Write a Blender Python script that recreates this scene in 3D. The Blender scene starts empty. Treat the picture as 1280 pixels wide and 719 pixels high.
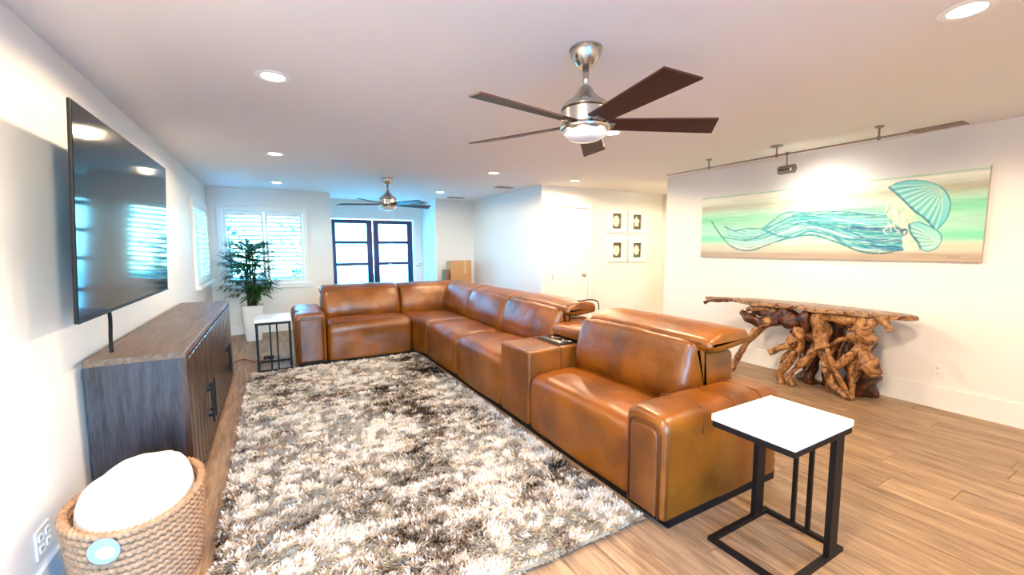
import bpy, bmesh, math, random
import numpy as np
from mathutils import Vector, Matrix, noise as mnoise

PI = math.pi
S = bpy.context.scene
COL = S.collection
rnd = random.Random(7)

# ------------------------------------------------------------------ camera
FPX, YAW, PIT, ROL, EYE = 526.4, 0.51392, 0.09584, 0.004664, 1.45
def camera():
    f = Vector((math.sin(YAW)*math.cos(PIT), math.cos(YAW)*math.cos(PIT), -math.sin(PIT)))
    r = Vector((math.cos(YAW), -math.sin(YAW), 0)); d = f.cross(r)
    r2 = math.cos(ROL)*r + math.sin(ROL)*d
    d2 = -math.sin(ROL)*r + math.cos(ROL)*d
    m = Matrix(((r2.x, -d2.x, -f.x, 0), (r2.y, -d2.y, -f.y, 0), (r2.z, -d2.z, -f.z, EYE), (0, 0, 0, 1)))
    cd = bpy.data.cameras.new('camera'); cd.sensor_width = 36; cd.lens = FPX/1280*36; cd.clip_start = .05
    c = bpy.data.objects.new('camera', cd); c.matrix_world = m; COL.objects.link(c); S.camera = c
camera()

# ------------------------------------------------------------------ sky, exposure
W = bpy.data.worlds.new('world'); S.world = W; W.use_nodes = True
nt = W.node_tree; bg = nt.nodes['Background']
sky = nt.nodes.new('ShaderNodeTexSky'); sky.sky_type = 'NISHITA'; sky.sun_disc = False
sky.sun_elevation = math.radians(50); sky.sun_rotation = math.radians(120); sky.air_density = 1.0; sky.dust_density = .3; sky.ozone_density = 2.0
tintn = nt.nodes.new('ShaderNodeVectorMath'); tintn.operation = 'MULTIPLY'; tintn.inputs[1].default_value = (.26, .74, 1.10)   # white balance set for the warm lamps
nt.links.new(sky.outputs[0], tintn.inputs[0]); nt.links.new(tintn.outputs[0], bg.inputs[0]); bg.inputs[1].default_value = 3.5
S.view_settings.view_transform = 'Standard'; S.view_settings.look = 'None'
S.view_settings.exposure = 1.0; S.view_settings.gamma = 1.0
CAN_POWER = 64.0; CAN_COLOR = (1.0, .77, .50)

# ------------------------------------------------------------------ materials
def srgb(r, g, b):
    f = lambda c: c/12.92 if c <= .04045 else ((c+.055)/1.055)**2.4
    return (f(r/255), f(g/255), f(b/255), 1)
class NT:
    def __init__(s, name):
        s.m = bpy.data.materials.new(name); s.m.use_nodes = True; s.t = s.m.node_tree
        s.b = s.t.nodes['Principled BSDF']
    def n(s, typ, **kw):
        x = s.t.nodes.new(typ)
        for k, v in kw.items(): setattr(x, k, v)
        return x
    def l(s, a, b): s.t.links.new(a, b)
def mat(name, col, rough=.5, metal=0, spec=.5, bump=0, bscale=40, var=0, vscale=6, coat=0, stretch=None, rand=0):
    k = NT(name); b = k.b
    c = col if len(col) == 4 else tuple(col)+(1,)
    b.inputs['Base Color'].default_value = c; b.inputs['Roughness'].default_value = rough
    b.inputs['Metallic'].default_value = metal; b.inputs['Specular IOR Level'].default_value = spec
    b.inputs['Coat Weight'].default_value = coat
    tc = k.n('ShaderNodeTexCoord'); mp = k.n('ShaderNodeMapping'); k.l(tc.outputs['Object'], mp.inputs[0])
    if stretch: mp.inputs['Scale'].default_value = stretch
    if rand:
        oi = k.n('ShaderNodeObjectInfo'); vm = k.n('ShaderNodeVectorMath', operation='SCALE'); vm.inputs[0].default_value = (37, 53, 71)
        k.l(oi.outputs['Random'], vm.inputs['Scale']); k.l(vm.outputs[0], mp.inputs['Location'])
    if var or rand:
        no = k.n('ShaderNodeTexNoise'); no.inputs['Scale'].default_value = vscale; no.inputs['Detail'].default_value = 5
        k.l(mp.outputs[0], no.inputs['Vector'])
        r = k.n('ShaderNodeValToRGB')
        r.color_ramp.elements[0].position = .3; r.color_ramp.elements[1].position = .7
        r.color_ramp.elements[0].color = tuple(x*(1-var) for x in c[:3])+(1,)
        r.color_ramp.elements[1].color = tuple(min(1, x*(1+var)) for x in c[:3])+(1,)
        k.l(no.outputs[0], r.inputs[0]); out = r.outputs[0]
        if rand:
            hs = k.n('ShaderNodeHueSaturation'); mr = k.n('ShaderNodeMapRange')
            mr.inputs['To Min'].default_value = 1-rand; mr.inputs['To Max'].default_value = 1+rand
            k.l(oi.outputs['Random'], mr.inputs['Value']); k.l(mr.outputs[0], hs.inputs['Value']); k.l(out, hs.inputs['Color']); out = hs.outputs[0]
        k.l(out, b.inputs['Base Color'])
    if bump:
        nb = k.n('ShaderNodeTexNoise'); nb.inputs['Scale'].default_value = bscale; nb.inputs['Detail'].default_value = 4
        k.l(mp.outputs[0], nb.inputs['Vector'])
        bp = k.n('ShaderNodeBump'); bp.inputs['Strength'].default_value = bump; bp.inputs['Distance'].default_value = .01
        k.l(nb.outputs[0], bp.inputs['Height']); k.l(bp.outputs[0], b.inputs['Normal'])
    return k.m
def wood(name, dark, light, rough=.4, axis=1, scale=1.0, rand=.12, fine=1.0, coat=0, bump=.15):
    """grain running along the object's own axis"""
    k = NT(name); b = k.b
    tc = k.n('ShaderNodeTexCoord'); mp = k.n('ShaderNodeMapping'); k.l(tc.outputs['Object'], mp.inputs[0])
    sc = [14*scale]*3; sc[axis] = 1.1*scale; mp.inputs['Scale'].default_value = sc
    oi = k.n('ShaderNodeObjectInfo'); vm = k.n('ShaderNodeVectorMath', operation='SCALE'); vm.inputs[0].default_value = (37, 53, 71)
    k.l(oi.outputs['Random'], vm.inputs['Scale']); k.l(vm.outputs[0], mp.inputs['Location'])
    n1 = k.n('ShaderNodeTexNoise'); n1.inputs['Scale'].default_value = 1.0; n1.inputs['Detail'].default_value = 6; n1.inputs['Distortion'].default_value = .6
    n2 = k.n('ShaderNodeTexNoise'); n2.inputs['Scale'].default_value = 5.0*fine; n2.inputs['Detail'].default_value = 3
    k.l(mp.outputs[0], n1.inputs['Vector']); k.l(mp.outputs[0], n2.inputs['Vector'])
    ad = k.n('ShaderNodeMath', operation='MULTIPLY_ADD'); ad.inputs[1].default_value = .45
    k.l(n2.outputs[0], ad.inputs[0])
    m2 = k.n('ShaderNodeMath', operation='MULTIPLY'); m2.inputs[1].default_value = .6
    k.l(n1.outputs[0], m2.inputs[0]); k.l(m2.outputs[0], ad.inputs[2])
    r = k.n('ShaderNodeValToRGB'); r.color_ramp.elements[0].position = .36; r.color_ramp.elements[1].position = .66
    r.color_ramp.elements[0].color = dark; r.color_ramp.elements[1].color = light
    k.l(ad.outputs[0], r.inputs[0])
    hs = k.n('ShaderNodeHueSaturation'); mr = k.n('ShaderNodeMapRange'); mr.inputs['To Min'].default_value = 1-rand; mr.inputs['To Max'].default_value = 1+rand
    k.l(oi.outputs['Random'], mr.inputs['Value']); k.l(mr.outputs[0], hs.inputs['Value']); k.l(r.outputs[0], hs.inputs['Color'])
    k.l(hs.outputs[0], b.inputs['Base Color']); b.inputs['Roughness'].default_value = rough; b.inputs['Coat Weight'].default_value = coat
    bp = k.n('ShaderNodeBump'); bp.inputs['Strength'].default_value = bump; bp.inputs['Distance'].default_value = .004
    k.l(ad.outputs[0], bp.inputs['Height']); k.l(bp.outputs[0], b.inputs['Normal'])
    return k.m
def leather(name, c0, c1, rough=.34, coat=.2):
    k = NT(name); b = k.b
    tc = k.n('ShaderNodeTexCoord')
    n1 = k.n('ShaderNodeTexNoise'); n1.inputs['Scale'].default_value = 3.2; n1.inputs['Detail'].default_value = 5
    n2 = k.n('ShaderNodeTexNoise'); n2.inputs['Scale'].default_value = 14; n2.inputs['Detail'].default_value = 3
    vo = k.n('ShaderNodeTexVoronoi'); vo.inputs['Scale'].default_value = 160
    for x in (n1, n2, vo): k.l(tc.outputs['Object'], x.inputs['Vector'])
    r = k.n('ShaderNodeValToRGB'); r.color_ramp.elements[0].position = .32; r.color_ramp.elements[1].position = .68
    r.color_ramp.elements[0].color = c0; r.color_ramp.elements[1].color = c1
    k.l(n1.outputs[0], r.inputs[0]); k.l(r.outputs[0], b.inputs['Base Color'])
    mr = k.n('ShaderNodeMapRange'); mr.inputs['To Min'].default_value = rough-.08; mr.inputs['To Max'].default_value = rough+.1
    k.l(n2.outputs[0], mr.inputs['Value']); k.l(mr.outputs[0], b.inputs['Roughness'])
    a = k.n('ShaderNodeMath', operation='MULTIPLY_ADD'); a.inputs[1].default_value = .12
    k.l(vo.outputs['Distance'], a.inputs[0]); k.l(n2.outputs[0], a.inputs[2])
    bp = k.n('ShaderNodeBump'); bp.inputs['Strength'].default_value = .22; bp.inputs['Distance'].default_value = .02
    k.l(a.outputs[0], bp.inputs['Height']); k.l(bp.outputs[0], b.inputs['Normal'])
    b.inputs['Specular IOR Level'].default_value = .6; b.inputs['Coat Weight'].default_value = coat; b.inputs['Coat Roughness'].default_value = .28
    return k.m
def attr_mat(name, attr, rough=.8, spec=.2, coat=0):
    k = NT(name); a = k.n('ShaderNodeAttribute', attribute_name=attr)
    k.l(a.outputs['Color'], k.b.inputs['Base Color']); k.b.inputs['Roughness'].default_value = rough
    k.b.inputs['Specular IOR Level'].default_value = spec; k.b.inputs['Coat Weight'].default_value = coat
    return k.m
def emit(name, col, s):
    k = NT(name); k.b.inputs['Base Color'].default_value = (0, 0, 0, 1)
    k.b.inputs['Emission Color'].default_value = tuple(col)+(1,); k.b.inputs['Emission Strength'].default_value = s
    return k.m
def clear_glass(name, tint=(.96, .99, 1)):
    k = NT(name); t = k.t; t.nodes.remove(k.b)
    tr = k.n('ShaderNodeBsdfTransparent'); tr.inputs[0].default_value = tint+(1,)
    gl = k.n('ShaderNodeBsdfGlossy'); gl.inputs['Roughness'].default_value = .02
    fr = k.n('ShaderNodeFresnel'); fr.inputs[0].default_value = 1.45
    mx = k.n('ShaderNodeMixShader'); k.l(fr.outputs[0], mx.inputs[0]); k.l(tr.outputs[0], mx.inputs[1]); k.l(gl.outputs[0], mx.inputs[2])
    k.l(mx.outputs[0], t.nodes['Material Output'].inputs[0])
    return k.m
def frosted(name):
    k = NT(name); t = k.t; t.nodes.remove(k.b)
    tl = k.n('ShaderNodeBsdfTranslucent'); tl.inputs[0].default_value = (.85, .97, .95, 1)
    tr = k.n('ShaderNodeBsdfTransparent'); tr.inputs[0].default_value = (.9, .98, .97, 1)
    gl = k.n('ShaderNodeBsdfGlossy'); gl.inputs['Roughness'].default_value = .3
    m0 = k.n('ShaderNodeMixShader'); m0.inputs[0].default_value = .45; k.l(tl.outputs[0], m0.inputs[1]); k.l(tr.outputs[0], m0.inputs[2])
    mx = k.n('ShaderNodeMixShader'); mx.inputs[0].default_value = .06; k.l(m0.outputs[0], mx.inputs[1]); k.l(gl.outputs[0], mx.inputs[2])
    k.l(mx.outputs[0], t.nodes['Material Output'].inputs[0])
    return k.m

M_WALL = mat('wall_paint', (.84, .82, .80), .6, bump=.04, bscale=120)
M_CEIL = mat('ceiling_paint', (.80, .77, .75), .8, bump=.08, bscale=150)
M_TRIM = mat('white_trim_paint', (.86, .86, .85), .4)
M_GROUT = mat('grout', srgb(120, 92, 70), .9)
M_PLANK = wood('wood_look_plank', srgb(112, 86, 66), srgb(184, 152, 120), .42, axis=1, scale=1.3, rand=.08, bump=.1)
M_LEATHER = leather('caramel_leather', srgb(96, 49, 3), srgb(148, 81, 8))
M_LEATHER_D = leather('caramel_leather_panel', srgb(88, 45, 3), srgb(128, 71, 8), .46, .05)
M_SEAM = mat('leather_seam', srgb(92, 40, 12), .6)
M_BLACK = mat('black_plastic', (.006, .006, .007), .5, spec=.25)
M_BMETAL = mat('black_metal', (.005, .004, .005), .5, spec=.3)
M_MARBLE = mat('white_marble', (.86, .85, .84), .22, var=.05, vscale=5)
M_CAB = wood('charcoal_oak', srgb(16, 9, 8), srgb(84, 58, 46), .32, axis=2, scale=2.2, rand=.06, coat=.15)
M_CABSIDE = wood('side_blue_daylight', srgb(20, 22, 28), srgb(60, 62, 72), .3, axis=2, scale=2.2, rand=.06, coat=.3)  # blue daylight on the end panels is put into this wood colour
M_CABIN = mat('dark_door_board', srgb(18, 10, 8), .6)
M_CABTOP = wood('charcoal_oak_top', srgb(74, 58, 48), srgb(126, 102, 84), .4, axis=1, scale=2.2, rand=.02)
M_TV = mat('screen_glass', (.003, .003, .004), .07, spec=.35)
M_ROPE = mat('seagrass_rope', srgb(176, 136, 104), .8, var=.35, vscale=60)
M_FLEECE = mat('white_fleece', (.9, .88, .86), .95, bump=.3, bscale=90)
M_NICKEL = mat('brushed_nickel', (.52, .50, .47), .26, metal=1)
M_BRONZE = mat('dark_nickel', (.30, .27, .25), .3, metal=1)
M_BLADE = wood('mahogany_blade', srgb(24, 2, 2), srgb(52, 6, 4), .55, axis=0, scale=1.5, rand=.03, coat=0)
M_BLADE2 = wood('silhouette_blade', srgb(10, 9, 14), srgb(26, 20, 24), .4, axis=0, scale=1.5, rand=.03)  # the far blades' dark silhouette is put into the wood colour
M_OPAL = mat('opal_glass', (.66, .68, .72), .2)
M_NAVY = mat('navy_door_paint', srgb(20, 44, 98), .35)
M_FROST = frosted('frosted_glass')
M_GLASS = clear_glass('window_glass')
M_LEAF = mat('leaf_green', srgb(36, 82, 32), .4, var=.5, vscale=9)
M_CANE = mat('cane', srgb(52, 48, 34), .7, var=.3, vscale=30)
M_POT = mat('white_pot', (.85, .84, .82), .35)
M_SOIL = mat('soil', (.04, .03, .02), .95)
def rootwood(name, dark, light, p0, p1):
    k = NT(name); b = k.b; tc = k.n('ShaderNodeTexCoord')
    n1 = k.n('ShaderNodeTexNoise'); n1.inputs['Scale'].default_value = 11; n1.inputs['Detail'].default_value = 8; n1.inputs['Distortion'].default_value = 2.2
    k.l(tc.outputs['Object'], n1.inputs['Vector'])
    r = k.n('ShaderNodeValToRGB'); r.color_ramp.elements[0].position = p0; r.color_ramp.elements[1].position = p1
    r.color_ramp.elements[0].color = dark; r.color_ramp.elements[1].color = light
    k.l(n1.outputs[0], r.inputs[0]); k.l(r.outputs[0], b.inputs['Base Color'])
    b.inputs['Roughness'].default_value = .36; b.inputs['Coat Weight'].default_value = .25
    bp = k.n('ShaderNodeBump'); bp.inputs['Strength'].default_value = .8; bp.inputs['Distance'].default_value = .02
    k.l(n1.outputs[0], bp.inputs['Height']); k.l(bp.outputs[0], b.inputs['Normal'])
    return k.m
M_ROOT = rootwood('teak_root', srgb(66, 26, 10), srgb(182, 130, 78), .34, .58)
M_ROOTSHADE = rootwood('teak_root_shaded', srgb(36, 10, 6), srgb(112, 56, 30), .40, .66)  # root wood with the shade of back and inner limbs put into the colour
M_ROOTTOP = rootwood('teak_slab', srgb(84, 38, 18), srgb(176, 136, 100), .38, .60)
M_CARD = mat('cardboard', srgb(205, 152, 104), .85)
M_TAPE = mat('packing_tape', srgb(214, 176, 122), .3)
M_OUT = mat('white_plastic', (.82, .81, .79), .35)
M_SLOT = mat('dark_slot', (.05, .05, .05), .6)
M_VENT = mat('vent_grey', srgb(150, 138, 128), .5)
M_CORD = mat('brown_cord', srgb(150, 96, 58), .6)
M_LENS = emit('lamp_lens', (1.0, .88, .72), 14)
M_GRASS = mat('lawn_green', srgb(70, 120, 60), .9, var=.3, vscale=3)
M_BUSH = mat('garden_leaf', srgb(52, 130, 112), .6, var=.4, vscale=3)
M_PATIO = mat('patio_concrete', (.45, .47, .50), .8, var=.1, vscale=2)
M_MAT = mat('shadow_box_brown', srgb(96, 84, 62), .8, var=.2, vscale=30)
M_SHELL = mat('cream_shell', srgb(240, 232, 212), .6)
M_TAG = mat('pale_blue_tag', srgb(150, 172, 212), .5)
M_TAGP = mat('tag_print_white', srgb(214, 212, 224), .5)
M_CHROME = mat('chrome_handle', (.7, .7, .72), .15, metal=1)

# ------------------------------------------------------------------ object helpers
def props(o, label=None, cat=None, group=None, kind=None):
    if label: o['label'] = label
    if cat: o['category'] = cat
    if group: o['group'] = group
    if kind: o['kind'] = kind
    return o
def thing(name, label, cat, loc=(0, 0, 0), rz=0, group=None):
    o = bpy.data.objects.new(name, None); o.empty_display_size = .1; COL.objects.link(o)
    o.location = loc; o.rotation_euler = (0, 0, rz)
    return props(o, label, cat, group)
class MB:
    def __init__(s): s.v = []; s.f = []
    def add(s, vs, fs):
        o = len(s.v); s.v += [tuple(x) for x in vs]; s.f += [tuple(i+o for i in f) for f in fs]; return s
    def box(s, x0, x1, y0, y1, z0, z1, r=0, seg=2):
        if r <= 0:
            v = [(x, y, z) for z in (z0, z1) for y in (y0, y1) for x in (x0, x1)]
            return s.add(v, [(0, 2, 3, 1), (4, 5, 7, 6), (0, 1, 5, 4), (2, 6, 7, 3), (0, 4, 6, 2), (1, 3, 7, 5)])
        bm = bmesh.new(); bmesh.ops.create_cube(bm, size=1)
        for q in bm.verts: q.co = Vector(((x0+x1)/2+q.co.x*(x1-x0), (y0+y1)/2+q.co.y*(y1-y0), (z0+z1)/2+q.co.z*(z1-z0)))
        bmesh.ops.bevel(bm, geom=bm.edges[:], offset=r, segments=seg, profile=.5, affect='EDGES')
        bm.verts.index_update(); s.add([q.co[:] for q in bm.verts], [[q.index for q in f.verts] for f in bm.faces]); bm.free(); return s
    def lathe(s, prof, n=32, c=(0, 0, 0), cap=True):
        o = []
        for r, z in prof:
            for i in range(n):
                a = 2*PI*i/n; o.append((c[0]+r*math.cos(a), c[1]+r*math.sin(a), c[2]+z))
        f = []
        for j in range(len(prof)-1):
            for i in range(n):
                k = (i+1) % n; f.append((j*n+i, j*n+k, (j+1)*n+k, (j+1)*n+i))
        if cap: f.append(tuple(range(n))[::-1]); f.append(tuple((len(prof)-1)*n+i for i in range(n)))
        return s.add(o, f)
    def tube(s, pts, r, n=8, closed=False, cap=True, wob=0, seed=0):
        pts = [Vector(p) for p in pts]; m = len(pts)
        rr = r if isinstance(r, (list, tuple)) else [r]*m
        up = None; o = []
        for i, p in enumerate(pts):
            if closed: t = pts[(i+1) % m]-pts[i-1]
            else: t = pts[min(i+1, m-1)]-pts[max(i-1, 0)]
            t.normalize()
            if up is None:
                up = t.orthogonal().normalized()
            up = (up-t*up.dot(t)); up = up.normalized() if up.length > 1e-6 else t.orthogonal().normalized()
            b = t.cross(up)
            for k in range(n):
                a = 2*PI*k/n; d = up*math.cos(a)+b*math.sin(a)
                q = rr[i]
                if wob: q *= 1+wob*mnoise.noise((p+d*rr[i])*9+Vector((seed*7.1, 0, 0)))+.5*wob*mnoise.noise(Vector((math.cos(a)*2.2, math.sin(a)*2.2, seed*3.3+i*.12)))
                o.append(p+d*q)
        f = []
        for i in range(m if closed else m-1):
            j = (i+1) % m
            for k in range(n):
                l = (k+1) % n; f.append((i*n+k, i*n+l, j*n+l, j*n+k))
        if cap and not closed: f.append(tuple(range(n))[::-1]); f.append(tuple((m-1)*n+k for k in range(n)))
        return s.add(o, f)
    def build(s, name, m, parent=None, smooth=False, angle=None, off=True):
        me = bpy.data.meshes.new(name); me.from_pydata(s.v, [], s.f); me.update()
        me.materials.append(m)
        o = bpy.data.objects.new(name, me); COL.objects.link(o)
        if parent:
            o.parent = parent
        if smooth or angle:
            me.polygons.foreach_set('use_smooth', [True]*len(me.polygons))
            if angle: me.set_sharp_from_angle(angle=math.radians(angle))
        return o
def wpart(mb, name, m, root, **kw):
    """a part whose mesh was written in room coordinates under an unrotated root"""
    o = root
    L = Vector((0, 0, 0))
    while o: L += o.location; o = o.parent
    mb.v = [(x-L.x, y-L.y, z-L.z) for x, y, z in mb.v]
    return mb.build(name, m, root, **kw)
KIDS = None
def copy_tree(o, parent=None):
    c = o.copy(); COL.objects.link(c)
    if parent: c.parent = parent
    for ch in list(o.children): copy_tree(ch, c)
    return c
def structure(mb, name, m, **kw):
    return props(mb.build(name, m, **kw), kind='structure')
def smooth_path(pts, n=8):
    P = [Vector(p) for p in pts]; out = []
    for i in range(len(P)-1):
        p0, p1, p2, p3 = P[max(i-1, 0)], P[i], P[i+1], P[min(i+2, len(P)-1)]
        for k in range(n):
            t = k/n
            out.append(.5*((2*p1)+(p2-p0)*t+(2*p0-5*p1+4*p2-p3)*t*t+(3*p1-p0-3*p2+p3)*t*t*t))
    return out+[P[-1]]
def lerp_list(r, n):
    out = []
    for i in range(len(r)-1):
        for k in range(n): out.append(r[i]+(r[i+1]-r[i])*k/n)
    return out+[r[-1]]
def fillet(pts, n=6):
    """pts: (a, b, radius) polygon -> rounded outline"""
    out = []; m = len(pts)
    for i in range(m):
        p = Vector(pts[i][:2]); r = pts[i][2] if len(pts[i]) > 2 else 0
        if r <= 0: out.append(p); continue
        a = Vector(pts[i-1][:2])-p; b = Vector(pts[(i+1) % m][:2])-p
        d = min(r, a.length*.48, b.length*.48); a.normalize(); b.normalize()
        A = p+a*d; B = p+b*d
        for k in range(n+1):
            t = k/n; out.append(A*(1-t)**2+p*2*t*(1-t)+B*t*t)
    return out
def densify(pts, step):
    out = []; m = len(pts)
    for i in range(m):
        a, b = pts[i], pts[(i+1) % m]; k = max(1, int((b-a).length/step))
        for j in range(k): out.append(a+(b-a)*(j/k))
    return out
def loft(prof, fn, s0, s1, r0=.03, r1=.03, step=.035, puff=None, wr=0, seed=0, pstep=.03, ends=4):
    """extrude a closed outline (depth, height) from s0 to s1, its two ends rounded; fn maps (depth, s, height) to the room"""
    P = densify(prof, pstep); m = len(P)
    area = sum(P[i].x*P[(i+1) % m].y-P[(i+1) % m].x*P[i].y for i in range(m))
    if area < 0: P = P[::-1]
    N = []
    for i in range(m):
        t = P[(i+1) % m]-P[i-1]; N.append(Vector((t.y, -t.x)).normalized() if t.length > 1e-9 else Vector((0, 0)))
    stn = []
    for k in range(ends): a = PI/2*k/ends; stn.append((s0+r0*(1-math.cos(PI/2*(k/ends))) if r0 else s0, r0*(1-math.sin(a))))
    n = max(2, int((s1-s0-r0-r1)/step))
    for k in range(n+1): stn.append((s0+r0+(s1-s0-r0-r1)*k/n, 0))
    for k in range(ends-1, -1, -1): a = PI/2*k/ends; stn.append((s1-r1*(1-math.cos(a)), r1*(1-math.sin(a))))
    # keep rings ordered
    stn.sort(key=lambda q: q[0])
    vs = []; fs = []
    for s, e in stn:
        u = (s-s0)/(s1-s0)
        for i in range(m):
            q = P[i]-N[i]*e
            d = 0
            if puff: d += puff(u, P[i], N[i])
            v = Vector(fn(q.x, s, q.y))
            if wr: d += wr*mnoise.noise(v*5+Vector((seed, 0, 0)))+.5*wr*mnoise.noise(v*13+Vector((seed, 3, 0)))
            q = q+N[i]*d; vs.append(fn(q.x, s, q.y))
    for j in range(len(stn)-1):
        for i in range(m):
            k = (i+1) % m; fs.append((j*m+i, j*m+k, (j+1)*m+k, (j+1)*m+i))
    fs.append(tuple(range(m))[::-1]); fs.append(tuple((len(stn)-1)*m+i for i in range(m)))
    mb = MB(); mb.add(vs, fs); return mb
def fix_normals(o):
    bm = bmesh.new(); bm.from_mesh(o.data); bmesh.ops.recalc_face_normals(bm, faces=bm.faces[:]); bm.to_mesh(o.data); bm.free(); return o

# ------------------------------------------------------------------ room shell
XL, XR, YF, YD, YW, YP, ZC, YB = -.9, 5.1, 8.36, 9.4, 8.42, 5.75, 2.44, -1.6
XH = 6.6
FW = (-.70, .48, .84, 2.06)      # window in the far wall: x0 x1 z0 z1
LW = (6.85, 8.12, .98, 2.06)     # window in the left wall: y0 y1 z0 z1
structure(MB().box(XL-.2, XH+.2, YB-.2, YD+.2, -.2, -.006), 'floor', M_GROUT)
floor_o = bpy.data.objects['floor']
structure(MB().box(XL-.2, XH+.2, YB-.2, YD+.2, ZC, ZC+.15), 'ceiling', M_CEIL)
structure(MB().box(XL-.14, XL, YB, LW[0], 0, ZC).box(XL-.14, XL, LW[1], YF+.14, 0, ZC).box(XL-.14, XL, LW[0], LW[1], 0, LW[2]).box(XL-.14, XL, LW[0], LW[1], LW[3], ZC), 'wall_left', M_WALL)
structure(MB().box(XL, FW[0], YF, YF+.14, 0, ZC).box(FW[1], .95, YF, YF+.14, 0, ZC).box(FW[0], FW[1], YF, YF+.14, 0, FW[2]).box(FW[0], FW[1], YF, YF+.14, FW[3], ZC), 'wall_far', M_WALL)
structure(MB().box(.81, .95, YF+.14, YD+.14, 0, ZC), 'wall_entry_left', M_WALL)
structure(MB().box(.95, 1.0, YD, YD+.14, 0, ZC).box(2.76, 2.95, YD, YD+.14, 0, ZC).box(1.0, 2.76, YD, YD+.14, 2.08, ZC), 'wall_entry', M_WALL)
structure(MB().box(2.95, 3.09, YW, YD+.14, 0, ZC), 'wall_entry_right', M_WALL)
structure(MB().box(3.09, 3.94, YW, YW+.14, 0, ZC), 'wall_niche', M_WALL)
structure(MB().box(3.80, 3.94, YP, YW, 0, ZC), 'wall_grey_side', M_WALL)
structure(MB().box(3.94, XH, YP, YP+.14, 0, ZC), 'wall_hall', M_WALL)
structure(MB().box(XH, XH+.14, 2.6, YP+.14, 0, ZC), 'wall_hall_end', M_WALL)
structure(MB().box(XR+.14, XH, 2.6, 2.74, 0, ZC), 'wall_hall_near', M_WALL)
structure(MB().box(XR, XR+.14, YB, 4.37, 0, ZC), 'wall_right', M_WALL)
BW = (-.6, 1.0, .06, 2.1)
structure(MB().box(XL, BW[0], YB-.14, YB, 0, ZC).box(BW[1], XR+.14, YB-.14, YB, 0, ZC).box(BW[0], BW[1], YB-.14, YB, BW[3], ZC).box(BW[0], BW[1], YB-.14, YB, 0, BW[2]), 'wall_back', M_WALL)
structure(MB().box(XR-.018, XR, YB, 4.37, 0, .19).box(XR-.022, XR, YB, 4.37, 0, .012), 'baseboard_right', M_TRIM)
structure(MB().box(XL, XL+.016, YB, YF, 0, .14), 'baseboard_left', M_TRIM)
structure(MB().box(XL+.016, .95, YF-.016, YF, 0, .14), 'baseboard_far', M_TRIM)
structure(MB().box(3.09, 3.80, YW-.016, YW, 0, .14), 'baseboard_niche', M_TRIM)
structure(MB().box(3.784, 3.80, YP, YW-.016, 0, .14), 'baseboard_grey_side', M_TRIM)
structure(MB().box(4.86, XH, YP-.016, YP, 0, .14), 'baseboard_hall', M_TRIM)
# floor planks: each one an object, all sharing one mesh
pl = MB().box(-.0985, .0985, -.599, .599, -.012, 0, .0022, 1)
p0 = None; n_pl = 0
for i in range(31):
    x = XL+.1+.2*i
    if x > XR: break
    y = -.4-rnd.random()*1.0
    while y < YF-.05:
        y1 = min(y+1.2, YF)
        if y1 > .0:
            if p0 is None: o = p0 = pl.build('plank', M_PLANK, floor_o)
            else: o = p0.copy(); COL.objects.link(o)
            o.location = (x, (y+y1)/2, 0); o.scale = (1, (y1-y)/1.2, 1); n_pl += 1
        y += 1.2
# windows with plantation shutters
def shutter_window(name, w, h, panels, loc, rz):
    """origin at the lower left of the opening, x along the wall, y into the room is negative"""
    root = thing(name, None, None, loc, rz); props(root, kind='structure')
    t = .075
    fr = MB()
    fr.box(-t, 0, -.03, .02, -t, h+t, .005).box(w, w+t, -.03, .02, -t, h+t, .005).box(0, w, -.03, .02, h, h+t, .005)
    props(fr.build('window_frame', M_TRIM, root), kind='structure')
    props(MB().box(-t-.02, w+t+.02, -.06, .02, -t, -.02, .006).build('window_sill', M_TRIM, root), kind='structure')
    props(MB().box(0, w, .09, .1, 0, h).build('window_pane', M_GLASS, root), kind='structure')
    pw = w/panels; st = .05
    lou = None
    for k in range(panels):
        a = k*pw+.004; b = (k+1)*pw-.004
        MB().box(a, a+st, -.018, .018, .004, h-.004, .003).box(b-st, b, -.018, .018, .004, h-.004, .003).box(a+st, b-st, -.018, .018, .004, .07).box(a+st, b-st, -.018, .018, h-.07, h-.004).build('shutter_frame', M_TRIM, root)
        nl = int((h-.14)/.072)
        for j in range(nl):
            if lou is None:
                q = MB(); L = (b-a-2*st)/2
                for s in (-1, 1): pass
                q.box(-L, L, -.038, .038, -.005, .005, .003, 1); o = lou = q.build('louver', M_TRIM, root)
            else: o = lou.copy(); COL.objects.link(o)
            o.location = ((a+b)/2, 0, .07+.036+(h-.14)*j/nl); o.rotation_euler = (math.radians(-18), 0, 0)
        MB().tube([((a+b)/2, -.046, .1), ((a+b)/2, -.046, h-.1)], .005, 6).build('tilt_rod', M_TRIM, root)
    return root
shutter_window('window_1', FW[1]-FW[0], FW[3]-FW[2], 2, (FW[0], YF, FW[2]), 0)
shutter_window('window_2', LW[1]-LW[0], LW[3]-LW[2], 2, (XL, LW[0], LW[2]), PI/2)
# sliding glass doors behind the viewer
sg = thing('window_3', None, None, (BW[0], YB, BW[2])); props(sg, kind='structure')
w3, h3 = BW[1]-BW[0], BW[3]-BW[2]
for k in range(2):
    a = w3*k/2; b = w3*(k+1)/2
    props(MB().box(a, a+.05, -.1, -.04, 0, h3).box(b-.05, b, -.1, -.04, 0, h3).box(a+.05, b-.05, -.1, -.04, 0, .06).box(a+.05, b-.05, -.1, -.04, h3-.06, h3).build('window_frame', M_TRIM, sg), kind='structure')
    props(MB().box(a+.05, b-.05, -.075, -.067, .06, h3-.06).build('window_pane', M_GLASS, sg), kind='structure')
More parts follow.
